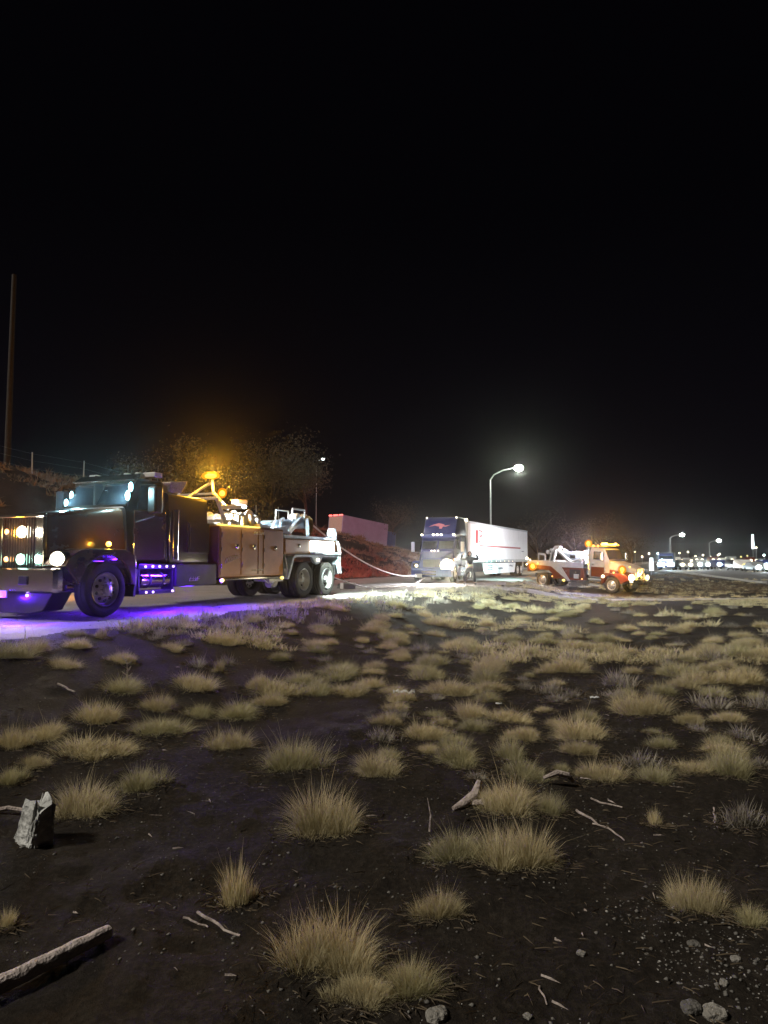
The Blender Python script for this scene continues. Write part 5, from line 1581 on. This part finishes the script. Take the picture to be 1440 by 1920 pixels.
mids = [(145, 1215, 60, 28), (190, 1198, 36, 30, 1), (355, 1292, 90, 40), (292, 1332, 75, 42), (372, 1345, 66, 30), (178, 1355, 95, 55), (455, 1345, 95, 42), (482, 1292, 40, 42), (502, 1322, 70, 34), (290, 1382, 115, 42),
 (20, 1405, 65, 62), (85, 1385, 80, 42), (22, 1470, 60, 45), (650, 1305, 82, 32), (628, 1272, 104, 38), (725, 1218, 42, 22), (585, 1212, 52, 20), (805, 1248, 62, 32), (700, 1290, 60, 30),
 (1090, 1388, 112, 58), (1100, 1352, 62, 34), (1195, 1342, 120, 62), (955, 1425, 72, 68), (1055, 1262, 112, 40), (1165, 1292, 92, 50, 2), (1270, 1268, 92, 40), (1395, 1282, 92, 48), (1205, 1440, 105, 48, 2),
 (1370, 1455, 100, 75), (1300, 1450, 80, 34), (1052, 1452, 42, 26), (925, 1252, 52, 30), (740, 1332, 55, 28), (562, 1282, 70, 30), (410, 1262, 36, 34, 1), (430, 1248, 44, 34, 2), (1330, 1330, 120, 50, 2), (1420, 1330, 80, 50, 2),
 (1400, 1388, 90, 40, 2), (1290, 1360, 60, 30), (915, 1175, 40, 24), (1240, 1300, 60, 30), (60, 1440, 60, 30), (230, 1415, 60, 30), (525, 1240, 50, 24), (340, 1212, 50, 20, 2), (300, 1192, 44, 30, 2), (250, 1190, 40, 22, 2),
 (345, 1172, 30, 26, 1), (380, 1178, 26, 22, 2), (465, 1180, 36, 20, 2), (1150, 1235, 60, 26), (1000, 1230, 60, 22), (1420, 1235, 60, 30), (960, 1200, 60, 24), (1080, 1215, 70, 24), (870, 1235, 50, 22, 2), (1380, 1230, 60, 30)]
marks = [(610, 1530, 'the dense domed tuft'), (447, 1650, 'the upright narrow tuft'), (545, 1410, 'the large domed tuft joined to a lower one'), (60, 1530, 'the broken pale rock'), (757, 1304, 'the white litter scrap'),
         (850, 1290, 'the wide flat tuft beyond the litter'), (945, 1490, 'the tuft with the grey stump'), (1228, 1520, 'the single small upright tuft'), (1400, 1525, 'the grey-green tuft by the pebbles'), (237, 1260, 'the branched dead stem'),
         (195, 1150, 'the wrecker front wheel'), (590, 1120, 'the wrecker rear wheels'), (165, 1400, 'the long low grass bank'), (46, 1190, 'the small pale stake'), (1140, 1110, 'the smaller tow truck front wheel'), (880, 1100, 'the person')]
used_l = set()
def place_words(px, py_, w, kind):
    size = 'broad low' if w > 95 else ('middling' if w > 60 else 'small')
    colr = {0: 'straw-coloured tuft', 1: 'upright pale tuft', 2: 'grey feathery tuft'}[kind]
    for (mx_, my_, nm) in sorted(marks, key=lambda m_: math.hypot(m_[0] - px, (m_[1] - py_) * 2)):
        dx, dy = px - mx_, (py_ - my_) * 2
        a = math.degrees(math.atan2(dy, dx)) % 360
        rel = ['directly right of', 'in front and right of', 'straight in front of', 'in front and left of', 'directly left of', 'beyond and left of', 'straight beyond', 'beyond and right of'][int((a + 22.5) // 45) % 8]
        if (rel, nm) not in used_l:
            used_l.add((rel, nm))
            return f'{size} {colr} {rel} {nm}'
    return None
for t_ in mids:
    kd = t_[4] if len(t_) > 4 else 0
    tuft(t_[0], t_[1], t_[2], t_[3], place_words(t_[0], t_[1], t_[2], kd), kd)
# further tufts chosen at random where the photo has them
def field_ok(x, y):
    u_, s_ = us(x, y)
    if s_ > -.3: return False
    if float(seg_dist(np.array([x]), np.array([y]))[0]) < 1.2: return False
    rx, ry = x - T2O[0], y - T2O[1]
    tt_ = -(rx * T2F[0] + ry * T2F[1]); ss_ = rx * T2F[1] - ry * T2F[0]
    if -2.0 < tt_ < 6.8 and abs(ss_) < 1.5: return False
    return True
cnt = 0
tries = 0
while cnt < 212 and tries < 9000:
    tries += 1
    px = R.uniform(0, 1440)
    py_ = 1125 + (R.random() ** 1.35) * 190
    if cnt > 140:
        px = R.uniform(700, 1440); py_ = R.uniform(1190, 1470)
    dens = .25 + .75 * min(1, max(0, (px - 350) / 500))
    if py_ > 1250 and cnt <= 140: dens *= .35
    if R.random() > dens: continue
    p_ = pix(px, py_)
    if not field_ok(p_.x, p_.y): continue
    w = R.uniform(.30, .65) if cnt < 140 else R.uniform(.22, .48)
    if any((p_.x - a) ** 2 + (p_.y - b) ** 2 < ((c + w * .5) * (.72 if cnt < 140 else 1.0)) ** 2 for a, b, c in placed): continue
    wp = w * FPX / p_.y
    tuft(px, py_, wp, wp * R.uniform(.38, .6), None, R.choice([0, 0, 0, 2]))
    cnt += 1
# far grass, one mass
rng = np.random.RandomState(5)
lowv = [make_tuft('f', 90, 400 + k, spread=.6, lean=.95, wid=.016) for k in range(8)]
def scatter(name, pts, sizes, heights, m, kind='stuff', base=lowv):
    out = []
    for (x, y, z), s_, h_ in zip(pts, sizes, heights):
        V = base[rng.randint(len(base))].copy()
        a = rng.rand() * 6.28
        c, sn = math.cos(a), math.sin(a)
        X = (V[..., 0] * c - V[..., 1] * sn) * s_ + x
        Y = (V[..., 0] * sn + V[..., 1] * c) * s_ + y
        Z = V[..., 2] * h_ + z
        out.append(np.stack([X, Y, Z], -1))
    me = blades_to_mesh(name, np.concatenate(out), m)
    o = bpy.data.objects.new(name, me)
    COL.objects.link(o)
    o['kind'] = kind
    return o
N = 30000
D_ = 11 + 59 * rng.rand(N) ** 1.2
X_ = D_ * (rng.rand(N) * 1.25 - .62)
dens = fbm(X_ * .35, D_ * .35, 88)
u_, s_ = us(X_, D_)
keep = (s_ < -.2) & (dens > .53 - .08 * sstep((D_ - 18) / 15)) & (seg_dist(X_, D_) > 1.3) & (rng.rand(N) < .24)
rx, ry = X_ - T2O[0], D_ - T2O[1]
tt_ = -(rx * T2F[0] + ry * T2F[1]); ss_ = rx * T2F[1] - ry * T2F[0]
keep &= ~((tt_ > -2) & (tt_ < 6.8) & (np.abs(ss_) < 1.4))
X_, D_ = X_[keep], D_[keep]
Z_ = terrain(X_, D_)
sz = rng.uniform(.16, .34, len(X_))
o = scatter('grass', np.stack([X_, D_, Z_ - .01], 1), sz, sz * rng.uniform(.6, 1.1, len(X_)), GM[0])
tag(o, 'dense short dry grass covering the far part of the field', 'grass')
# edge weeds, taller
N = 1500
uu = rng.uniform(-7, 34, N); ss2 = -rng.rand(N) ** 1.5 * 2.2 + .1
X_ = -2.1 + uu * ED[0] - ss2 * ED[1]; Y_ = 17 + uu * ED[1] + ss2 * ED[0]
kp = (fbm(X_ * .9, Y_ * .9, 31) > .48) & (Y_ > 11) & (seg_dist(X_, Y_) > 1.0)
X_, Y_ = X_[kp], Y_[kp]
hz2 = rng.uniform(.14, .36, len(X_))
weedv = [make_tuft('w', 26, 500 + k, spread=.5, lean=.35, wid=.03, hvar=.7) for k in range(6)]
o = scatter('weeds', np.stack([X_, Y_, terrain(X_, Y_)], 1), rng.uniform(.10, .24, len(X_)), hz2, GM[2], base=weedv)
tag(o, 'thin dry weeds along the edge of the road', 'weeds')
# brush on the slope
N = 9000
uu = rng.uniform(-8, 100, N); ss2 = rng.uniform(13.2, 34, N)
X_ = -2.1 + uu * ED[0] - ss2 * ED[1]; Y_ = 17 + uu * ED[1] + ss2 * ED[0]
kp = (fbm(X_ * .22, Y_ * .22, 61) > .42) & (rng.rand(N) < .55)
X_, Y_ = X_[kp], Y_[kp]
sz = rng.uniform(.4, 1.0, len(X_))
brv = [make_tuft('b', 46, 600 + k, spread=.7, lean=1.1, wid=.035, hvar=.6) for k in range(8)]
o = scatter('brush', np.stack([X_, Y_, terrain(X_, Y_) - .05], 1), sz, sz * rng.uniform(.7, 1.2, len(X_)), M['brush'], base=brv)
tag(o, 'dry brush covering the slope behind the trucks', 'brush')
# low brush far right beyond the smaller tow truck
N = 2600
Dd = rng.uniform(44, 125, N); Xx = Dd * rng.uniform(.34, .60, N)
kp = (hw(Xx, Dd) < -6.5) & (fbm(Xx * .15, Dd * .15, 71) > .47) & (seg_dist(Xx, Dd) > 2)
Xx, Dd = Xx[kp], Dd[kp]
sz = rng.uniform(.3, .8, len(Xx))
o = scatter('brush', np.stack([Xx, Dd, terrain(Xx, Dd) - .03], 1), sz, sz * rng.uniform(.3, .7, len(Xx)), M['brush'], base=brv)
tag(o, 'low dry brush on the open ground before the highway', 'brush')

# ------------------------------------------------------------------ stones, log, sticks, litter
def rock(name, c, sx, sy, sz_, m, seed, jag=.25, n=14, rot=0, tilt=0):
    rr_ = random.Random(seed)
    b = MB()
    vs = []
    m_ = n // 2
    for k in range(m_ + 1):
        a = math.pi * k / m_
        for i in range(n):
            t = 2 * math.pi * i / n
            q = Vector((math.sin(a) * math.cos(t), math.sin(a) * math.sin(t), math.cos(a)))
            # boxy: superquadric
            q = Vector([math.copysign(abs(c_) ** .6, c_) for c_ in q])
            f = 1 + (rr_.random() - .5) * jag * (1 if 0 < k < m_ else 0)
            vs.append((q.x * sx * f, q.y * sy * f, q.z * sz_ * (1 + (rr_.random() - .5) * jag * .8 * (1 if 0 < k < m_ else 0))))
    fs = []
    for k in range(m_):
        for i in range(n):
            j = (i + 1) % n
            fs.append((k * n + i, (k + 1) * n + i, (k + 1) * n + j, k * n + j))
    b.add(vs, fs)
    o = b.build(name, m)
    import bmesh
    bmm = bmesh.new(); bmm.from_mesh(o.data)
    bmesh.ops.remove_doubles(bmm, verts=bmm.verts, dist=1e-4)
    bmesh.ops.recalc_face_normals(bmm, faces=bmm.faces)
    bmm.to_mesh(o.data); bmm.free()
    o.location = c
    o.rotation_euler = (tilt * .4, tilt, rot)
    sd = o.modifiers.new('sub', 'SUBSURF'); sd.levels = 1; sd.render_levels = 2
    tx = bpy.data.textures.new('rock_relief', 'CLOUDS'); tx.noise_scale = max(sx, sz_) * .35; tx.noise_depth = 4
    dm = o.modifiers.new('relief', 'DISPLACE'); dm.texture = tx; dm.strength = min(sx, sz_) * .45; dm.mid_level = .5; dm.texture_coords = 'LOCAL'
    return o
p = pix(58, 1582)
n_, m_ = 14, 20
rr_ = random.Random(12)
b_ = MB()
vs = []
def slab_pt(a, t):
    # a: angle round the slab, t: height 0..1
    ca, sa = math.cos(a), math.sin(a)
    qx_ = math.copysign(abs(ca) ** .35, ca) * .115; qy_ = math.copysign(abs(sa) ** .35, sa) * .065
    nn = float(fbm(np.array([a * 2.2 + 30]), np.array([t * 1.1]), 3, 3)[0]) - .5
    n3 = float(fbm(np.array([a * 5 + 9]), np.array([t * 7]), 8, 3)[0]) - .5
    k_ = 1 + nn * .55 + n3 * .22
    zz_ = t * .27 * (1 + (.35 * (float(vnoise(np.array([a * 2.5]), np.array([1.0]), 5)[0]) - .4) if t > .8 else 0))
    w_ = 1.05 - .22 * t
    return (qx_ * k_ * w_ + t * .10, qy_ * k_ * w_, zz_ - .03)
N_ = 40
for k in range(m_ + 1):
    for i in range(N_):
        vs.append(slab_pt(2 * math.pi * i / N_, k / m_))
fs = [(k * N_ + i, k * N_ + (i + 1) % N_, (k + 1) * N_ + (i + 1) % N_, (k + 1) * N_ + i) for k in range(m_) for i in range(N_)]
vs.append((.095, .0, .215))
fs += [(m_ * N_ + i, m_ * N_ + (i + 1) % N_, len(vs) - 1) for i in range(N_)]
b_.add(vs, fs)
o = b_.build('broken_rock', M['rockpale'])
o.location = (p.x - .02, p.y + .05, p.z); o.rotation_euler = (0, 0, -.75)
tag(o, 'pale jagged slab of broken concrete leaning at the photo edge beside a grass tuft', 'rock')
p = pix(14, 1528)
o = MB().tube([(-.14, 0, 0), (0, .01, .02), (.10, 0, .01), (.15, -.02, .03)], [.014, .016, .013, .008], 8).build('stick', M['wood'], None, smooth=True)
o.location = (p.x, p.y, p.z + .02); tag(o, 'short pale stick poking in at the photo edge behind the broken rock', 'stick')
# log
a = pix(-60, 1895); b = pix(204, 1762)
b.z += .03; a.z += .03
pts = []; rads = []
for k in range(15):
    t = k / 14
    q = a.lerp(b, t)
    pts.append((q.x + .003 * math.sin(k * 1.7), q.y + .003 * math.cos(k * 2.1), q.z + .003))
    rads.append(.033 * (1 - .12 * t) + .0015 * math.sin(k * 2.6))
o = MB().tube(pts, rads, 16).build('log', M['log_wood'], None, smooth=True)
tx = bpy.data.textures.new('bark_relief', 'CLOUDS'); tx.noise_scale = .03; tx.noise_depth = 4
sd = o.modifiers.new('sub', 'SUBSURF'); sd.subdivision_type = 'SIMPLE'; sd.levels = 2; sd.render_levels = 2
dm = o.modifiers.new('relief', 'DISPLACE'); dm.texture = tx; dm.strength = .007; dm.mid_level = .5
tag(o, 'weathered grey-brown log lying on the dirt in the bottom corner', 'log')
# stump wood
p = pix(885, 1512)
o = MB().tube([(-.13, -.05, .0), (-.05, -.02, .03), (.03, .03, .07), (.06, .05, .15)], [.015, .03, .035, .02], 9).tube([(-.02, 0, .02), (.06, -.04, .04), (.10, -.05, .02)], [.02, .02, .012], 7).build('stump', M['wood'], None, smooth=True)
o.location = p; tag(o, 'broken grey stump of dry wood leaning on a yellow tuft', 'stump')
p = pix(1045, 1472)
o = MB().tube([(-.10, 0, .05), (0, .0, .09), (.08, 0, .07), (.12, .02, .02)], [.012, .022, .02, .012], 8).build('driftwood', M['wood'], None, smooth=True)
o.location = p; tag(o, 'curved pale piece of dead wood behind the small dark-rooted tuft', 'wood')
sticks = [((1080, 1522), (1125, 1550), .009, 'thin pale straight stick on bare dirt right of the grass bank'), ((1125, 1550), (1172, 1578), .006, 'darker thin stick continuing below the pale straight one'),
          ((372, 1716), (450, 1758), .007, 'longer of two twigs lying below the upright narrow tuft'), ((345, 1722), (390, 1742), .005, 'shorter of two twigs lying below the upright narrow tuft'),
          ((108, 1284), (140, 1300), .012, 'short straight stick on the dirt below the wrecker front wheel'), ((1108, 1500), (1168, 1516), .007, 'flat dry stalk in the dead weeds beside the bank'),
          ((1010, 1852), (1026, 1886), .004, 'fine bent twig on the dark dirt near the bottom edge'), ((812, 1358), (842, 1350), .012, 'short curved stick on open dirt below the wide flat tuft'), ((1338, 1518), (1340, 1545), .006, 'upright curled stem at the side of the grey-green tuft')]
for (q0, q1, r_, lab) in sticks:
    A0 = pix(*q0); A1 = pix(*q1)
    n = 7
    pts = []
    for k in range(n):
        t = k / (n - 1)
        q = A0.lerp(A1, t)
        pts.append((q.x + R.uniform(-1, 1) * r_, q.y + R.uniform(-1, 1) * r_, tz(q.x, q.y) + r_ * 1.3))
    o = MB().tube(pts, [r_ * (1 - .4 * k / n) for k in range(n)], 7).build('stick', M['wood'], None, smooth=True)
    tag(o, lab, 'stick')
# thin dead saplings standing
for (px, py_, h_, lab) in ((237, 1282, 48, 'thin dead branched stem standing alone below the purple-lit step'), (46, 1200, 26, 'small pale stake standing in the dirt below the wrecker bumper'), (805, 1560, 60, 'single thin grass stalk standing left of the grass bank')):
    p = pix(px, py_); H_ = h_ / FPX * p.y
    b_ = MB()
    b_.tube([(0, 0, -.02), (.01, 0, H_ * .5), (-.01, 0, H_)], [.02 * H_ + .004, .015 * H_ + .003, .002], 6)
    if 'branched' in lab:
        for k in range(9):
            z = H_ * (.25 + .08 * k); a = R.uniform(0, 6.28); l_ = H_ * R.uniform(.15, .4)
            b_.tube([(0, 0, z), (math.cos(a) * l_ * .6, math.sin(a) * l_ * .3, z + l_ * .3), (math.cos(a) * l_, math.sin(a) * l_ * .4, z + l_ * .7)], [.006, .004, .002], 5)
    o = b_.build('dead_stem', M['wood'], None, smooth=True)
    o.location = p; tag(o, lab, 'stem')
# litter
for (px, py_, s_, lab) in ((757, 1304, .13, 'crumpled white litter scrap on open dirt before the wide flat tuft'), (935, 1322, .035, 'tiny white scrap on the dirt below the wide flat tuft'), (1115, 1310, .05, 'small pale scrap beside dead stalks')):
    p = pix(px, py_)
    rr_ = random.Random(px)
    b_ = MB()
    n = 9
    vs = []
    for i in range(n):
        for j in range(5):
            vs.append(((i / (n - 1) - .5) * 2 * s_, (j / 4 - .5) * s_ * .9, .012 + rr_.random() * s_ * .38))
    fs = [(i * 5 + j, (i + 1) * 5 + j, (i + 1) * 5 + j + 1, i * 5 + j + 1) for i in range(n - 1) for j in range(4)]
    b_.add(vs, fs)
    o = b_.build('litter', M['paper'], None)
    sdd = o.modifiers.new('thick', 'SOLIDIFY'); sdd.thickness = .003
    o.location = p; tag(o, lab, 'litter')
# stones at the bottom corner
for (px, py_, s_, lab, m) in ((1296, 1892, .030, 'rounded grey stone at the bottom edge beside a pale splinter', 'rockdark'), (1338, 1905, .040, 'long pale stone cut by the bottom edge', 'rockpale'), (1300, 1770, .022, 'flat dark stone half buried in the pebbly patch', 'rockdark'),
                             (1380, 1800, .018, 'small angular pale stone in the pebbly patch', 'rockpale'), (1357, 1845, .018, 'small pale stone lowest of the pebbly patch', 'rockpale'), (1090, 1790, .016, 'single pale stone alone on the dark dirt', 'rockpale'),
                             (990, 1908, .016, 'pale stone on the dark bottom edge', 'rockpale'), (820, 1908, .035, 'tan stone at the bottom edge under the widest tuft', 'rockpale')):
    p = pix(px, py_)
    o = rock('stone', (p.x, p.y, p.z + s_ * .15), s_ * 1.2, s_, s_ * .7, M['rockmid' if m == 'rockpale' else m], px, .4, 10, R.uniform(0, 3))
    tag(o, lab, 'stone')
# pebbles
def pebbles(name, N, fn, m, smin, smax, label):
    oct_ = np.array([(1, 0, 0), (-1, 0, 0), (0, 1, 0), (0, -1, 0), (0, 0, 1), (0, 0, -1)], float)
    fc = np.array([(0, 2, 4), (2, 1, 4), (1, 3, 4), (3, 0, 4), (2, 0, 5), (1, 2, 5), (3, 1, 5), (0, 3, 5)])
    P = fn(N)
    n = len(P)
    s_ = smin * (smax / smin) ** (rng.rand(n) ** 2)
    V = oct_[None] * (.6 + .7 * rng.rand(n, 6, 1)) * s_[:, None, None] * np.array([1, 1, .6])
    a = rng.rand(n) * 6.28
    c, sn = np.cos(a)[:, None], np.sin(a)[:, None]
    X = V[..., 0] * c - V[..., 1] * sn + P[:, 0:1]
    Y = V[..., 0] * sn + V[..., 1] * c + P[:, 1:2]
    Z = V[..., 2] + terrain(P[:, 0], P[:, 1])[:, None] + s_[:, None] * .15
    VV = np.stack([X, Y, Z], -1).reshape(-1, 3)
    F = (fc[None] + (np.arange(n) * 6)[:, None, None]).reshape(-1, 3)
    me = bpy.data.meshes.new(name)
    me.vertices.add(len(VV)); me.vertices.foreach_set('co', VV.ravel())
    me.loops.add(F.size); me.loops.foreach_set('vertex_index', F.ravel().astype(np.int32))
    me.polygons.add(len(F)); me.polygons.foreach_set('loop_start', np.arange(0, F.size, 3, dtype=np.int32)); me.polygons.foreach_set('loop_total', np.full(len(F), 3, dtype=np.int32))
    me.update(calc_edges=True); me.materials.append(m)
    o = bpy.data.objects.new(name, me); COL.objects.link(o)
    tag(o, label, 'gravel', None, 'stuff')
def fn_all(N):
    D = 2.0 + 14 * rng.rand(N) ** 1.7
    X = D * (rng.rand(N) * 1.3 - .65)
    k = (us(X, D)[1] < -.2) & (fbm(X * 1.2, D * 1.2, 41) > .44)
    return np.stack([X[k], D[k]], 1)
def fn_patch(N):
    c = pix(1345, 1790)
    X = c.x + rng.randn(N) * .22; Y = c.y + rng.randn(N) * .30
    return np.stack([X, Y], 1)
def fn_road(N):
    uu = rng.uniform(-6, 20, N); s2 = rng.rand(N) ** 2 * 5 - 1
    return np.stack([-2.1 + uu * ED[0] - s2 * ED[1], 17 + uu * ED[1] + s2 * ED[0]], 1)
pebbles('pebbles', 8000, fn_all, M['pebble'], .003, .014, 'small dark pebbles strewn over the dirt')
pebbles('pebbles', 260, fn_all, M['pebble_pale'], .003, .011, 'scattered small pale pebbles on the dirt')
pebbles('pebbles', 420, fn_patch, M['pebble'], .004, .014, 'patch of loose dark pebbles in the bottom corner')
pebbles('pebbles', 70, fn_patch, M['pebble_pale'], .004, .011, 'pale pebbles in the patch in the bottom corner')
pebbles('pebbles', 3000, fn_road, M['pebble'], .006, .025, 'loose gravel along the road edge')
# dry straw litter lying on the dirt
nb = 250
D = 2.0 + 12 * rng.rand(nb) ** 1.5; X = D * (rng.rand(nb) * 1.3 - .65)
k = (us(X, D)[1] < -.2) & (fbm(X * 1.5 + 5, D * 1.5, 45) > .47)
X, D = X[k], D[k]; nb = len(X)
a = rng.rand(nb) * 6.28; l_ = rng.uniform(.02, .10, nb); w_ = .0011
cx_, sx_ = np.cos(a), np.sin(a)
Z = terrain(X, D) + .006
V = np.zeros((nb, 5, 3))
for i, (t, sd_) in enumerate(((0, -1), (0, 1), (.5, -1), (.5, 1), (1, 0))):
    V[:, i, 0] = X + cx_ * l_ * t - sx_ * w_ * sd_
    V[:, i, 1] = D + sx_ * l_ * t + cx_ * w_ * sd_
    V[:, i, 2] = Z + (.003 if t == .5 else .001) * 1.0 + .004 * sd_
me = blades_to_mesh('straw', V, M['wood'])
o = bpy.data.objects.new('straw', me); COL.objects.link(o)
tag(o, 'bits of dry straw lying on the dirt', 'straw', None, 'stuff')

# flattened dead stalks round the tufts and in patches
C0 = []
for (x, y, w) in placed:
    if y < 22:
        k_ = int(90 + 420 * w)
        a = rng.rand(k_) * 6.28; r_ = w * (.5 + .9 * rng.rand(k_))
        C0.append(np.stack([x + np.cos(a) * r_, y + np.sin(a) * r_ * .8], 1))
nb = 6000
D = 2.2 + 16 * rng.rand(nb) ** 1.4; X = D * (rng.rand(nb) * 1.3 - .65)
k = (us(X, D)[1] < -.3) & (fbm(X * .9 + 15, D * .9, 145) > .53)
C0.append(np.stack([X[k], D[k]], 1))
C0 = np.concatenate(C0); nb = len(C0)
a = rng.rand(nb) * 6.28; l_ = rng.uniform(.02, .09, nb); h_ = rng.uniform(.0, .02, nb)
zb = terrain(C0[:, 0], C0[:, 1])
V = np.zeros((nb, 5, 3))
for i, (t, sd_) in enumerate(((0, -1), (0, 1), (.5, -1), (.5, 1), (1, 0))):
    V[:, i, 0] = C0[:, 0] + np.cos(a) * l_ * t - np.sin(a) * .0008 * sd_
    V[:, i, 1] = C0[:, 1] + np.sin(a) * l_ * t + np.cos(a) * .0008 * sd_
    V[:, i, 2] = zb + .004 + h_ * (t * (1.6 - t * .9)) + .002 * sd_
me = blades_to_mesh('dead_grass', V, grass_mat('dead_grass', (.17, .13, .08), (.07, .052, .036)))
o = bpy.data.objects.new('dead_grass', me); COL.objects.link(o)
tag(o, 'flattened dead brown stalks round the tufts', 'grass', None, 'stuff')

# ------------------------------------------------------------------ trees
def tree(x, y, h_, cr_, label, seed, leafy=True, nleaf=1500):
    rr_ = random.Random(seed); rn = np.random.RandomState(seed)
    gz = tz(x, y)
    e = empty('tree', (x, y, gz))
    tag(e, label, 'tree', 'dark trees behind the trucks')
    tk = MB()
    top = Vector((rr_.uniform(-.4, .4), rr_.uniform(-.4, .4), h_ * .55))
    tk.tube([(0, 0, -.2), (top.x * .3, top.y * .3, h_ * .25), top], [h_ * .028, h_ * .02, h_ * .013], 8)
    tips = []
    for k in range(9):
        a = rr_.uniform(0, 6.28); z0 = h_ * rr_.uniform(.22, .55)
        b0 = Vector((top.x * z0 / (h_ * .55), top.y * z0 / (h_ * .55), z0))
        l_ = cr_ * rr_.uniform(.6, 1.0)
        b1 = b0 + Vector((math.cos(a) * l_ * .5, math.sin(a) * l_ * .5, h_ * rr_.uniform(.12, .22)))
        b2 = b0 + Vector((math.cos(a) * l_ * .95, math.sin(a) * l_ * .95, h_ * rr_.uniform(.2, .42)))
        tk.tube([b0, b1, b2], [h_ * .011, h_ * .007, h_ * .003], 6)
        tips += [b1, b2, (b1 + b2) / 2]
        for j in range(3):
            b3 = b1.lerp(b2, rr_.random()) + Vector((rr_.uniform(-1, 1), rr_.uniform(-1, 1), rr_.uniform(.1, 1))) * cr_ * .35
            tk.tube([b1.lerp(b2, .4), b3], [h_ * .004, h_ * .0015], 4)
            tips.append(b3)
    tk.build('trunk', M['bark'], e, smooth=True)
    C = []
    for t in tips:
        n = max(10, nleaf // len(tips))
        C.append(np.array(t)[None] + rn.randn(n, 3) * np.array([.24, .24, .18]) * cr_)
    C = np.concatenate(C)
    n = len(C)
    a = rn.randn(n, 3); a /= np.linalg.norm(a, axis=1)[:, None]
    b = np.cross(a, rn.randn(n, 3)); b /= np.linalg.norm(b, axis=1)[:, None]
    s_ = rn.uniform(.05, .13, (n, 1)) * (h_ / 8) ** .5
    V = np.stack([C - a * s_, C + b * s_ * .5, C + a * s_, C - b * s_ * .5], 1).reshape(-1, 3)
    me = bpy.data.meshes.new('crown')
    me.from_pydata(V.tolist(), [], [(4 * i, 4 * i + 1, 4 * i + 2, 4 * i + 3) for i in range(n)])
    me.materials.append(M['leaf'])
    o = bpy.data.objects.new('crown', me); COL.objects.link(o); o.parent = e
def at_px(px, D): return (px - 720) / FPX * D
tr_list = [(372, 34, 6.4, 2.4, 'dark bushy tree lit amber directly behind the wrecker beacons'), (452, 38, 6.2, 2.3, 'dark bushy tree over the winches of the wrecker'), (505, 56, 8.0, 2.8, 'dark tree rising over the wrecker boom'), (575, 66, 7.5, 2.6, 'dark tree between the wrecker boom and the box truck'), (255, 40, 4.5, 1.6, 'low dark tree behind the wrecker cab'),
           (735, 92, 6.5, 3.0, 'dark bushy tree between the box truck and the tractor'), (1010, 108, 9, 3.4, 'dark tree beyond the rear end of the long trailer'), (1075, 112, 8.5, 3.2, 'dark tree above the boom of the smaller tow truck'), (1130, 118, 9.5, 3.6, 'dark tree above the cab of the smaller tow truck'), (1185, 124, 7.5, 3.2, 'dark tree over the hood of the smaller tow truck'), (700, 100, 4, 2.6, 'low dark bush tree at the far end of the box truck')]
for k, (px, D, h_, c_, lab) in enumerate(tr_list):
    tree(at_px(px, D), D, h_, c_, lab, 900 + k, nleaf=5200 if k < 4 else 2200)

# ------------------------------------------------------------------ haze, added to stand in for lens bloom
hz = MB().box(-950, 950, -950, 950, -2.2, 23.5).mesh('haze', None)
ho_ = bpy.data.objects.new('haze', hz)
COL.objects.link(ho_)
hm = bpy.data.materials.new('bloom_haze')
hm.use_nodes = True
nt = hm.node_tree
for n in list(nt.nodes):
    if n.type != 'OUTPUT_MATERIAL':
        nt.nodes.remove(n)
pv = nt.nodes.new('ShaderNodeVolumePrincipled')
pv.inputs['Color'].default_value = (.9, .9, .9, 1)
pv.inputs['Density'].default_value = 0.00024
pv.inputs['Anisotropy'].default_value = .95
nt.links.new(pv.outputs[0], nt.nodes['Material Output'].inputs['Volume'])
hz.materials.append(hm)
ho_['kind'] = 'stuff'
ho_['label'] = 'added thin haze that glows round the lamps like lens bloom'
ho_['category'] = 'haze'
